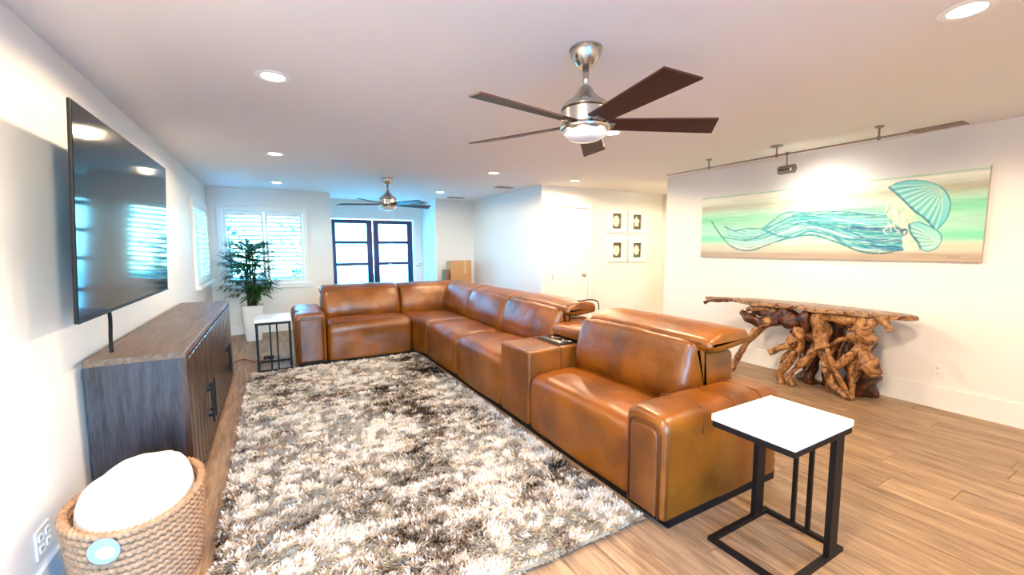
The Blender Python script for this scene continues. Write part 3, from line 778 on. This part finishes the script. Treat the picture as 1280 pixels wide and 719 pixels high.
def frond(base, az, elev, length):
    m = MB(); d = Vector((math.cos(az)*math.cos(elev), math.sin(az)*math.cos(elev), math.sin(elev)))
    side = d.cross(Vector((0, 0, 1))).normalized(); up = side.cross(d)
    stem = [base, base+d*length*.30, base+d*length*.55+Vector((0, 0, -.01))]
    m.tube(stem, [.004, .003, .002], 4)
    for k in range(9):
        t = .35+.65*k/9; p = base+d*length*.55*t
        for s in (-1, 1):
            if k == 8 and s == 1: continue
            an = math.radians(R.uniform(24, 48)) if k < 8 else 0
            dd = (d*math.cos(an)+side*s*math.sin(an)+up*R.uniform(-.12, .18)).normalized(); L = R.uniform(.17, .27)*(1.0 if k > 1 else .8)
            w = dd.cross(up).normalized()*R.uniform(.011, .017)
            a0 = p; a1 = p+dd*L*.4; a2 = p+dd*L*.75+Vector((0, 0, -.02)); a3 = p+dd*L+Vector((0, 0, -.055))
            m.add([a0, a1-w, a1+w, a2-w*.8, a2+w*.8, a3], [(0, 1, 2), (1, 3, 4, 2), (3, 5, 4)])
    return m.build('frond', M_LEAF, pt)
for i in range(84):
    cx_, cy_, h = canes[i % 5]; z = R.uniform(.72, h+.06)
    low = z < .95
    frond(Vector((cx_*1.3, cy_*1.2, z)), R.uniform(0, 2*PI) if i > 6 else [PI, 0, PI*.9, -.3, PI*1.1, .3, PI*1.2][i], R.uniform(-.2, .3) if low else R.uniform(-.1, .8), R.uniform(.36, .56))

# ------------------------------------------------------------------ root console table
rt = thing('root_console_table', 'rustic teak root console table with tangled root legs against the right wall', 'console table', (4.75, 2.2, 0))
out = [(4.585, 3.30), (4.60, 3.12), (4.62, 2.95), (4.575, 2.72), (4.56, 2.5), (4.60, 2.3), (4.575, 2.05), (4.60, 1.85), (4.64, 1.68), (4.72, 1.52), (4.80, 1.40), (4.90, 1.46), (4.96, 1.62), (5.0, 1.9), (5.02, 2.3), (4.98, 2.6), (4.92, 2.85), (4.80, 3.0), (4.70, 3.15)]
oo = smooth_path([(x, y, 0) for x, y in out]+[(out[0][0], out[0][1], 0)], 5)[:-1]
n = len(oo); vs = []
for z, e in ((.795, .03), (.805, .0), (.828, .0), (.838, .012)):
    for i, p in enumerate(oo):
        q = (oo[(i+1) % n]-oo[i-1]).normalized(); nx = Vector((q.y, -q.x, 0))
        if nx.dot(Vector((4.78-p.x, 2.3-p.y, 0))) > 0: nx = -nx
        vs.append((p.x-nx.x*e, p.y-nx.y*e, z+.012*mnoise.noise(p*6)*(1 if z < .81 else .1)))
fs = [(j*n+i, j*n+(i+1) % n, (j+1)*n+(i+1) % n, (j+1)*n+i) for j in range(3) for i in range(n)]
fs += [tuple(range(n))[::-1], tuple(3*n+i for i in range(n))]
o = wpart(MB().add(vs, fs), 'table_top', M_ROOTTOP, rt, angle=50); fix_normals(o)
def root(pts, rad, name='root', m=M_ROOT, n=16, wob=.85, seed=0):
    k = 10; P = smooth_path(pts, k); r = [q*.88 for q in lerp_list(rad, k)]
    mb = MB().tube(P, r, n, wob=wob, seed=seed)
    return wpart(mb, name, m, rt, smooth=True)
RT = [
 ([(4.66, 2.50, .66), (4.62, 2.60, .60), (4.62, 2.78, .36), (4.61, 2.873, .16), (4.60, 2.93, .01)], [.07, .055, .036, .03, .034], 0),
 ([(4.60, 2.85, .70), (4.60, 2.76, .65), (4.60, 2.62, .615), (4.64, 2.45, .66)], [.035, .055, .05, .07], 1),
 ([(4.64, 2.85, .71), (4.65, 2.70, .765), (4.66, 2.48, .77)], [.03, .032, .04], 0),
 ([(4.58, 2.505, .305), (4.60, 2.45, .345), (4.62, 2.33, .45), (4.66, 2.22, .60)], [.034, .034, .045, .06], 0),
 ([(4.66, 2.26, .62), (4.64, 2.25, .41), (4.64, 2.33, .24), (4.63, 2.39, .12), (4.62, 2.38, .0)], [.07, .05, .042, .04, .045], 0),
 ([(4.62, 1.99, .52), (4.60, 2.06, .44), (4.60, 2.17, .30), (4.60, 2.30, .12), (4.60, 2.27, .01)], [.05, .042, .038, .036, .04], 0),
 ([(4.68, 2.12, .76), (4.65, 2.07, .60), (4.65, 2.04, .47), (4.65, 1.985, .25), (4.65, 1.90, .096), (4.65, 1.77, .01)], [.10, .085, .065, .05, .045, .018], 0),
 ([(4.62, 2.01, .56), (4.60, 1.95, .40), (4.60, 1.88, .24), (4.62, 1.78, .04)], [.03, .03, .026, .015], 0),
 ([(4.68, 1.78, .46), (4.68, 1.79, .30), (4.68, 1.795, .19), (4.67, 1.785, .01)], [.045, .038, .034, .028], 0),
 ([(4.68, 1.72, .78), (4.65, 1.73, .66), (4.65, 1.70, .49), (4.64, 1.63, .345), (4.64, 1.595, .285)], [.10, .085, .075, .06, .05], 0),
 ([(4.64, 1.71, .54), (4.60, 1.76, .46), (4.60, 1.82, .39), (4.60, 1.89, .29)], [.055, .045, .04, .03], 0),
 ([(4.70, 1.84, .575), (4.68, 1.92, .54), (4.70, 2.01, .48)], [.035, .03, .04], 0),
 ([(4.90, 1.82, .62), (4.92, 1.80, .36), (4.92, 1.79, .16), (4.92, 1.79, .01)], [.08, .11, .12, .10], 1),
 ([(4.66, 1.66, .78), (4.62, 1.58, .80), (4.60, 1.545, .77), (4.58, 1.50, .715)], [.035, .036, .038, .036], 0),
 ([(4.70, 2.76, .72), (4.68, 2.55, .71), (4.66, 2.36, .70), (4.68, 2.16, .70)], [.035, .08, .105, .10], 1),
 ([(4.70, 2.16, .72), (4.68, 2.0, .765), (4.68, 1.85, .755), (4.70, 1.70, .75)], [.07, .045, .055, .055], 0),
 ([(4.72, 1.95, .70), (4.70, 1.82, .70), (4.70, 1.70, .71)], [.04, .05, .04], 1),
 ([(4.90, 2.30, .72), (4.90, 2.27, .50), (4.90, 2.25, .28), (4.90, 2.27, .01)], [.09, .085, .09, .10], 1),
 ([(4.86, 2.05, .72), (4.90, 2.02, .50), (4.92, 2.05, .25), (4.92, 2.10, .01)], [.07, .06, .06, .07], 1),
 ([(4.66, 1.60, .80), (4.66, 1.52, .815), (4.74, 1.42, .822)], [.03, .022, .014], 0),
 ([(4.62, 3.02, .81), (4.595, 3.20, .80), (4.58, 3.31, .76)], [.020, .022, .026], 1),
 ([(4.66, 2.06, .42), (4.62, 2.0, .30), (4.62, 1.96, .16)], [.03, .028, .02], 0),
 ([(4.70, 2.20, .58), (4.66, 2.12, .52), (4.64, 2.04, .50)], [.05, .045, .05], 1),
]
RR = random.Random(21)
for i in range(14):     # thin rootlets crossing between the big limbs
    y = RR.uniform(1.75, 2.45); z = RR.uniform(.30, .72); a = RR.uniform(-1, 1)
    RT.append(([(4.74+RR.uniform(-.08, .1), y, z), (4.68, y+.08*a, z-.10), (4.66+RR.uniform(-.04, .12), y+.12*a, z-.22), (4.70, y+.14*a+.04, max(.03, z-.36))], [.030, .024, .018, .010], i % 3 == 0))
for i, (p, r, dk) in enumerate(RT):
    root(p, r, m=M_ROOTSHADE if dk else M_ROOT, seed=i+1)

# ------------------------------------------------------------------ jellyfish canvas
def make_painting():
    root = thing('jellyfish_painting', 'wide canvas painting of a turquoise jellyfish trailing tentacles on the right wall', 'painting', (XR, 2.43, 1.7))
    y0, y1, z0, z1 = 3.74, 1.12, 1.305, 2.09
    NX, NY = 560, 168
    u = np.linspace(0, 1, NX); v = np.linspace(0, 1, NY); U, Vv = np.meshgrid(u, v)
    asp = 2.62/.785
    band = lambda a, c, w: np.exp(-((a-c)/w)**2)[..., None]
    st = fbm(U*3, Vv*22, 5, 4); sf = fbm(U*14, Vv*60, 8, 2)
    q = Vv+.05*(st-.5)
    base = np.ones((NY, NX, 3))*lin([206, 228, 214])
    def mix(c, a): return base*(1-a)+lin(c)*a
    k = np.clip(np.abs(U-.5)*2, 0, 1)[..., None]  # bands pale towards the middle: the track lamp's glare painted into the canvas
    base = mix([236, 236, 222], band(q, .06, .08)*.9)
    base = mix([176, 164, 140], band(q, .20, .075)*(.35+.6*k))
    base = mix([112, 206, 164], band(q, .40, .13)*(.55+.4*k))
    base = mix([150, 214, 190], band(q, .55, .09)*.7)
    base = mix([116, 214, 176], band(q, .70, .08)*(.5+.5*k))
    base = mix([206, 192, 168], band(q, .84, .06)*.85)
    base = mix([178, 160, 142], np.clip((q-.86)/.06, 0, 1)[..., None])
    base = mix([120, 176, 160], band(Vv-.02*U, .012, .010)*.6)
    base = base*(1+.22*(sf-.5)[..., None])
    C = base
    brush = fbm(U*70, Vv*26, 91, 3)
    def curve(pts, n=14):
        return [(p.x, p.y) for p in smooth_path([(a, b, 0) for a, b in pts], n)]
    def dist(pts):
        D = np.full(U.shape, 9.0)
        px = np.array([p[0] for p in pts])*asp; py = np.array([p[1] for p in pts])
        T = np.zeros(U.shape)
        X = U*asp
        lo, hi = px.min()-.15, px.max()+.15
        cs = np.where((u*asp > lo) & (u*asp < hi))[0]
        if len(cs) == 0: return D, T
        sl = slice(cs[0], cs[-1]+1); Xs = X[:, sl]; Ys = Vv[:, sl]; d = D[:, sl]; t_ = T[:, sl]
        for i in range(len(px)-1):
            ax, ay, bx, by = px[i], py[i], px[i+1], py[i+1]; dx, dy = bx-ax, by-ay; ll = dx*dx+dy*dy+1e-12
            t = np.clip(((Xs-ax)*dx+(Ys-ay)*dy)/ll, 0, 1); e = np.hypot(Xs-ax-t*dx, Ys-ay-t*dy)
            mk = e < d; d[mk] = e[mk]; t_[mk] = (i+t[mk])/(len(px)-1)
        return D, T
    def stroke(pts, w, col, a=1.0, n=10, taper=False):
        nonlocal C
        D, T = dist(curve(pts, n)); ww = w*(1-.75*T) if taper else w
        al = (np.clip(1.5-D/np.maximum(ww, 1e-4)*1.0, 0, 1)*a*np.clip(.35+1.1*brush, 0, 1))[..., None]; C = C*(1-al)+lin(col)*al
    def poly(pts):
        x = U; y = Vv; ins = np.zeros(U.shape, bool); m = len(pts)
        for i in range(m):
            x1, y1_, x2, y2 = *pts[i], *pts[(i+1) % m]
            if y1_ == y2: continue
            c = ((y1_ > y) != (y2 > y)) & (x < (x2-x1)*(y-y1_)/(y2-y1_)+x1); ins ^= c
        return ins
    def fill(pts, colfn, a=1.0):
        nonlocal C
        mk = poly(pts); cc = colfn(); C[mk] = C[mk]*(1-a)+cc[mk]*a
    g = random.Random(5)
    # flowing veil of tentacles: between an upper and a lower envelope
    up = [(.80, .42), (.72, .40), (.62, .38), (.52, .38), (.44, .36), (.36, .47), (.30, .57), (.22, .57), (.13, .52)]
    lo = [(.81, .86), (.74, .90), (.66, .86), (.58, .72), (.50, .66), (.42, .72), (.32, .80), (.24, .87), (.16, .80)]
    fill([p for p in curve(up, 6)]+[p for p in curve(lo, 6)][::-1], lambda: np.ones(C.shape)*lin([160, 222, 220]), .55)
    for i in range(90):
        t = g.random(); e = g.choice([6, 7, 8, 9]); s = g.choice([0, 0, 0, 1, 2]); ph = g.random()*6; am = g.uniform(.01, .05)
        pts = [(up[j][0]*(1-t)+lo[j][0]*t, up[j][1]*(1-t)+lo[j][1]*t+am*math.sin(ph+j*1.5)) for j in range(s, e)]
        stroke(pts, g.uniform(.004, .010), g.choice([[60, 168, 176], [16, 110, 132], [110, 210, 212], [240, 248, 242], [20, 120, 140], [40, 150, 160]]), g.uniform(.45, .85), 7, True)
    stroke([(.056, .402), (.101, .602), (.161, .808), (.225, .883), (.284, .87), (.346, .788), (.43, .702), (.525, .677), (.617, .783), (.682, .887), (.746, .915), (.804, .866)], .010, [40, 120, 120], .95)
    stroke([(.129, .504), (.182, .573), (.243, .544), (.315, .554), (.354, .456), (.399, .353), (.449, .343), (.52, .392), (.60, .41), (.70, .44)], .011, [44, 140, 150], .9)
    stroke([(.11, .654), (.184, .709), (.253, .725), (.316, .647), (.376, .562), (.414, .501), (.488, .534), (.58, .53), (.70, .60)], .008, [52, 140, 146], .85)
    stroke([(.315, .566), (.378, .664), (.442, .692), (.501, .621), (.547, .648), (.603, .714), (.644, .807), (.72, .83), (.80, .85)], .013, [22, 140, 160], .9)
    stroke([(.62, .60), (.67, .68), (.71, .76), (.76, .80), (.80, .85)], .012, [20, 120, 160], .8)
    for i in range(14):
        t = i/13
        stroke([(.62+.04*g.random(), .55+.25*t), (.70, .56+.28*t+.03*g.random()), (.76, .58+.27*t), (.81, .60+.26*t)], .008, g.choice([[20, 110, 150], [24, 90, 140], [90, 200, 210], [20, 150, 170]]), .8)
    # frilly arms
    def frill():
        n_ = fbm(U*60, Vv*22, 31, 3)[..., None]; return lin([236, 232, 208])*n_+lin([150, 196, 178])*(1-n_)
    fill(curve([(.748, .324), (.783, .26), (.821, .401), (.838, .531), (.808, .622), (.789, .582), (.756, .46), (.748, .324)], 5), frill, .95)
    fill(curve([(.804, .658), (.827, .668), (.852, .828), (.83, .884), (.808, .848), (.804, .658)], 5), frill, .95)
    for i in range(26):
        a0 = g.uniform(.755, .82); b0 = g.uniform(.32, .60)
        stroke([(a0, b0), (a0+g.uniform(-.015, .015), b0+.05), (a0+g.uniform(-.02, .02), b0+.1)], .005, g.choice([[250, 248, 236], [196, 188, 150], [70, 160, 160]]), .7, 5)
    def bell(outline, under, apex, ribs, c_lo, c_hi):
        full = curve(outline, 6)
        def shade():
            x = (U-apex[0])*asp; y = Vv-apex[1]; r = np.clip(np.hypot(x, y)/.45, 0, 1)[..., None]
            return lin(c_hi)*(1-r)+lin(c_lo)*r
        fill(full, shade, 1)
        m = len(under)
        for i in range(ribs):
            t = i/(ribs-1)*(m-1); j = min(int(t), m-2); f = t-j
            b = (under[j][0]*(1-f)+under[j+1][0]*f, under[j][1]*(1-f)+under[j+1][1]*f)
            mid = ((b[0]+apex[0])/2+.012*(t/(m-1)-.3), (b[1]+apex[1])/2-.03*(1-t/(m-1)))
            stroke([b, mid, apex], .0055 if i % 2 else .010, [24, 110, 136] if i % 2 else [206, 230, 206], .62, 8, True)
        stroke(under, .011, [14, 92, 128], .85); stroke(outline, .006, [18, 120, 140], .85)
    und = [(.756, .127), (.787, .242), (.811, .343), (.834, .432), (.865, .538), (.887, .65)]
    bell([(.756, .127), (.78, .081), (.827, .075), (.873, .131), (.902, .222), (.918, .357), (.914, .513), (.898, .615), (.887, .65), (.865, .538), (.834, .432), (.811, .343), (.787, .242), (.756, .127)], und, (.893, .19), 19, [92, 196, 208], [150, 218, 206])
    und2 = [(.82, .576), (.826, .679), (.845, .773), (.855, .856)]
    bell([(.82, .576), (.841, .552), (.875, .612), (.9, .687), (.904, .776), (.892, .856), (.872, .883), (.855, .856), (.845, .773), (.826, .679), (.82, .576)], und2, (.898, .80), 11, [96, 194, 200], [168, 222, 206])
    stroke([(.803, .64), (.812, .63), (.815, .67), (.807, .70), (.802, .66), (.803, .64)], .009, [20, 70, 120], .9)
    stroke([(.72, .807), (.754, .856), (.804, .866)], .020, [18, 96, 150], .8)
    for i in range(9): stroke([(.921+.0035*i, .95+.008*math.sin(i*2.1)), (.924+.0035*i, .955-.008*math.sin(i*1.7))], .003, [90, 82, 76], .8, 3)
    P = np.zeros((NY, NX, 3)); P[..., 0] = -.041; P[..., 1] = (y0+(y1-y0)*U)-2.43; P[..., 2] = (z1+(z0-z1)*Vv)-1.7
    idx = np.arange(NX*NY).reshape(NY, NX)
    F = np.stack([idx[:-1, :-1], idx[1:, :-1], idx[1:, 1:], idx[:-1, 1:]], -1).reshape(-1, 4)
    me = bpy.data.meshes.new('painted_face'); me.vertices.add(NX*NY); me.vertices.foreach_set('co', P.reshape(-1))
    nf = len(F); me.loops.add(nf*4); me.loops.foreach_set('vertex_index', F.ravel().astype(np.int32)); me.polygons.add(nf)
    me.polygons.foreach_set('loop_start', np.arange(nf, dtype=np.int32)*4); me.update(calc_edges=True)
    add_color(me, np.clip(C.reshape(-1, 3), 0, 1)); me.materials.append(attr_mat('jellyfish_paint', 'col', .35, .4))
    o = bpy.data.objects.new('painted_face', me); COL.objects.link(o); o.parent = root
    MB().box(-.040, -.001, y1-2.43, y0-2.43, z0-1.7, z1-1.7, .002).build('canvas', mat('canvas_edge', srgb(196, 186, 174), .7), root)
make_painting()

# ------------------------------------------------------------------ ceiling fans
def make_fan(label, loc, rot, blade_m):
    t = thing('ceiling_fan', label, 'ceiling fan', loc, 0, 'five blade ceiling fans')
    MB().lathe([(.0, 0), (.082, 0), (.085, -.012), (.078, -.016), (.076, -.03), (.060, -.068), (.045, -.082), (.040, -.088), (0, -.088)], 40, cap=False).build('ceiling_canopy', M_NICKEL, t, angle=30)
    MB().lathe([(.016, -.085), (.016, -.20)], 20).build('downrod', M_NICKEL, t, smooth=True)
    mt = MB().lathe([(.0, -.185), (.026, -.186), (.032, -.195), (.045, -.217), (.072, -.245), (.104, -.266), (.118, -.282), (.124, -.292), (.124, -.300), (.117, -.304), (.117, -.374), (.125, -.378), (.129, -.388), (.125, -.398), (.116, -.402), (.116, -.408), (0, -.408)], 48, cap=False).build('motor_housing', M_NICKEL, t, angle=25)
    MB().lathe([(.1235, -.293), (.1262, -.297), (.1235, -.301)], 48, cap=False).build('trim_band', M_BRONZE, mt)
    MB().lathe([(.108, -.405), (.110, -.412), (.098, -.432), (.070, -.448), (.035, -.457), (0, -.459)], 40, cap=False).build('light_globe', M_OPAL, t, smooth=True)
    # blade: an iron and a wide wooden paddle, set at a pitch
    L0, L1, w0, w1 = .11, .68, .052, .074
    vs = []; N = 12
    for j in range(N+1):
        x = L0+(L1-L0)*j/N; w = w0+(w1-w0)*j/N
        xe = (L1-L0)*j/N
        sk = -.02*(j/N)
        for s, z in ((-1, .004), (1, .004), (1, -.004), (-1, -.004)):
            vs.append((x+(.02*s if j == N else 0), s*w, z))
    fs = [(0, 1, 2, 3), tuple(N*4+i for i in (3, 2, 1, 0))]
    for j in range(N):
        for i in range(4): fs.append((j*4+i, (j+1)*4+i, (j+1)*4+(i+1) % 4, j*4+(i+1) % 4))
    b0 = MB().add(vs, fs).build('blade', blade_m, t); fix_normals(b0)
    ir = MB().box(.09, .15, -.024, .024, -.012, -.004, .002).build('blade_iron', M_BRONZE, b0)
    b0.location = (0, 0, -.368)
    for k in range(5):
        b = b0 if k == 0 else copy_tree(b0, t)
        b.rotation_euler = Matrix.Rotation(rot+2*PI*k/5, 3, 'Z').to_4x4().to_3x3() @ Matrix.Rotation(math.radians(-13), 3, 'X') and (math.radians(-13), 0, rot+2*PI*k/5)
    return t
make_fan('near five blade brushed nickel ceiling fan with mahogany blades above the rug', (1.418, 1.745, ZC), math.radians(45.6), M_BLADE)
make_fan('far smaller looking ceiling fan with dark blades before the navy entrance doors', (1.48, 6.25, ZC), math.radians(12), M_BLADE2)

# ------------------------------------------------------------------ track light
tk = thing('track_light', 'ceiling mounted track rail with one lamp head in front of the painting', 'track light', (4.42, 2.45, ZC))
TX = 4.42
wpart(MB().tube([(TX-.03, 3.78, 2.345), (TX, 2.45, 2.345), (TX+.06, 1.16, 2.345)], .008, 8), 'rail', M_BRONZE, tk, smooth=True)
def rx(y): return TX-.03+(3.78-y)/(3.78-2.45)*.03 if y > 2.45 else TX+(2.45-y)/(2.45-1.16)*.06
for y, R_ in ((3.19, .032), (2.45, .06), (1.645, .032)):
    x = rx(y)
    p = wpart(MB().lathe([(0, 0), (R_, 0), (R_, -.006), (R_*.8, -.014), (.008, -.016), (.007, -.075), (.013, -.080), (.013, -.112), (0, -.114)], 24, (x, y, ZC), cap=False), 'post', M_BRONZE, tk, angle=35)
x = rx(2.35)
wpart(MB().tube([(x, 2.35, 2.36), (x, 2.35, 2.24)], .007, 8).box(x-.013, x+.013, 2.337, 2.363, 2.335, 2.36), 'lamp_stem', M_BRONZE, tk)
hd = fillet([(x-.045, 2.155, .02), (x-.045, 2.225, .03), (x+.03, 2.245, .02), (x+.055, 2.20, .02), (x+.03, 2.15, .02)], 4)
hm = wpart(loft(hd, lambda a, s, b: (a, s, b), 2.275, 2.42, .012, .012, step=.05), 'lamp_head', M_BRONZE, tk, smooth=True); fix_normals(hm)
sl = MB().box(x-.048, x-.043, 2.295, 2.40, 2.178, 2.196); 
L = tk.location; sl.v = [(a-L.x, b-L.y, c-L.z) for a, b, c in sl.v]; sl.build('slot', M_BLACK, hm)
ln = MB().box(x+.045, x+.054, 2.30, 2.395, 2.175, 2.215); ln.v = [(a-L.x, b-L.y, c-L.z) for a, b, c in ln.v]; ln.build('lens', M_LENS, hm)
l = bpy.data.lights.new('track_lamp', 'SPOT'); l.energy = 14; l.color = (1, .9, .76); l.spot_size = math.radians(120); l.spot_blend = .9; l.shadow_soft_size = .03
lo = bpy.data.objects.new('track_lamp', l); COL.objects.link(lo); lo.location = (x+.075, 2.35, 2.20)
lo.rotation_euler = (Vector((XR, 2.3, 1.72))-lo.location).to_track_quat('-Z', 'Y').to_euler()

# ------------------------------------------------------------------ ceiling vents
def vent(label, x, y, w, l, rz=0):
    t = thing('ceiling_vent', label, 'vent', (x, y, ZC), rz, 'ceiling vents')
    MB().box(-w/2, w/2, -l/2, -l/2+.015, -.008, 0).box(-w/2, w/2, l/2-.015, l/2, -.008, 0).box(-w/2, -w/2+.015, -l/2, l/2, -.008, 0).box(w/2-.015, w/2, -l/2, l/2, -.008, 0).build('frame', M_VENT, t)
    MB().box(-w/2+.01, w/2-.01, -l/2+.01, l/2-.01, -.002, 0).build('backing', M_SLOT, t)
    n = max(3, int((w-.03)/.022)); s0 = None
    for k in range(n):
        if s0 is None: o = s0 = MB().box(-.004, .004, -l/2+.015, l/2-.015, -.006, -.002).build('slat', M_VENT, t)
        else: o = s0.copy(); COL.objects.link(o)
        o.location = (-w/2+.015+(w-.03)*(k+.5)/n, 0, 0); o.rotation_euler = (0, .5, 0)
vent('grey ceiling vent at the right end of the track rail', 4.93, 1.42, .15, .33)
vent('ceiling vent beside the long grey side wall', 3.39, 6.26, .16, .30, PI/2)
vent('ceiling vent over the cardboard box by the entrance', 3.235, 7.99, .16, .34, PI/2)

# ------------------------------------------------------------------ framed shells on the hall wall
def shell_frame(label, x, z, shape):
    t = thing('shell_frame', label, 'picture', (x, YP, z), 0, 'white framed shells on the hall wall')
    w, h, b = .43, .42, .11
    MB().box(-w/2, -w/2+b, -.045, 0, -h/2, h/2, .004).box(w/2-b, w/2, -.045, 0, -h/2, h/2, .004).box(-w/2+b, w/2-b, -.045, 0, h/2-.075, h/2, .003).box(-w/2+b, w/2-b, -.045, 0, -h/2, -h/2+.075, .003).build('frame', M_TRIM, t)
    MB().box(-w/2+b, w/2-b, -.012, -.004, -h/2+.075, h/2-.075).build('backing', M_MAT, t)
    m = MB(); n = 28; vs = []
    for r, yy in ((1, -.012), (.8, -.024), (.35, -.032)):
        for i in range(n):
            a = 2*PI*i/n
            if shape == 0: q = 1.0
            elif shape == 1: q = .62+.38*abs(math.cos(2.5*(a-PI/2)))
            elif shape == 2: q = 1.0-.28*math.exp(-((a-PI/2)/.35)**2)
            else: q = .9+.1*math.cos(7*a)
            vs.append((.075*q*r*math.cos(a), yy, .10*q*r*math.sin(a)))
    fs = [(j*n+i, j*n+(i+1) % n, (j+1)*n+(i+1) % n, (j+1)*n+i) for j in range(2) for i in range(n)]+[tuple(2*n+i for i in range(n))]
    o = m.add(vs, fs).build('shell', M_SHELL, t, smooth=True); fix_normals(o)
shell_frame('white framed round sand dollar on brown, upper left of four', 5.40, 1.905, 0)
shell_frame('white framed pale starfish shell, upper right of four', 5.90, 1.90, 1)
shell_frame('white framed heart shaped shell on brown, lower left of four', 5.415, 1.385, 2)
shell_frame('white framed scalloped shell on brown, lower right of four', 5.915, 1.38, 3)

# ------------------------------------------------------------------ outlets and switches
def plate(name, label, cat, loc, rz, kind):
    t = thing(name, label, cat, loc, rz)     # faces -y before turning
    w = .125 if kind == 2 else .075
    MB().box(-w/2, w/2, -.007, 0, -.06, .06, .003).build('cover_plate', M_OUT, t)
    for k in ((-.03, .03) if kind == 2 else (0,)):
        if kind == 'switch': MB().box(k-.016, k+.016, -.011, -.006, -.033, .033, .002).build('rocker', M_TRIM, t)
        else:
            for z in (-.024, .024):
                o = MB().box(k-.016, k+.016, -.010, -.006, z-.015, z+.015, .004).build('socket', M_TRIM, t)
                MB().box(k-.008, k-.005, -.0108, -.0095, z-.005, z+.007).box(k+.005, k+.008, -.0108, -.0095, z-.005, z+.007).build('slot', M_SLOT, o)
plate('wall_outlet', 'white double wall outlet low on the left wall beside the basket', 'outlet', (XL, 2.40, .245), PI/2, 2)
plate('wall_outlet', 'single white wall outlet low on the right wall near the root table', 'outlet', (XR, 1.325, .335), -PI/2, 1)
plate('wall_outlet', 'small white outlet low on the yellowish hall wall', 'outlet', (5.95, YP, .30), 0, 1)
plate('light_switch', 'white light switch right of the four framed shells', 'switch', (6.28, YP, 1.16), 0, 'switch')
plate('light_switch', 'light switch on the bright wall beside the navy doors', 'switch', (2.95, 9.0, .96), -PI/2, 'switch')

# ------------------------------------------------------------------ boxes by the entrance
bx = thing('cardboard_box', 'tall tan cardboard box standing behind the sofa near the entrance', 'box', (3.36, 8.2, 0))
MB().box(-.23, .23, -.12, .12, .0, 1.17, .004).build('carton', M_CARD, bx)
MB().box(.06, .12, -.123, -.119, .9, 1.17).build('tape', M_TAPE, bx)
MB().box(-.23, .23, -.12, .0, 1.17, 1.176).build('flap', M_CARD, bx)
bx2 = thing('flattened_carton', 'narrow brown flattened carton left of the tall cardboard box', 'box', (3.04, 8.15, 0))
MB().box(-.035, .035, -.10, .10, 0, 1.0, .003).build('carton', mat('brown_card', srgb(140, 104, 76), .85), bx2)
MB().box(-.036, .036, -.101, .101, .5, .55).build('strap', M_TAPE, bx2)
# floor cord
fc = thing('floor_cord', 'brown cord on the floor between the sideboard and far side table', 'cord', (-.3, 6.3, 0))
wpart(MB().tube(smooth_path([(-.66, 6.05, .008), (-.50, 6.33, .008), (-.40, 6.41, .008), (-.30, 6.24, .008), (-.20, 6.20, .008), (-.13, 6.29, .012)], 6), .008, 6), 'cord', M_CORD, fc, smooth=True)
wpart(MB().box(-.18, -.06, 6.28, 6.36, .0, .035, .006), 'plug_block', M_BLACK, fc)
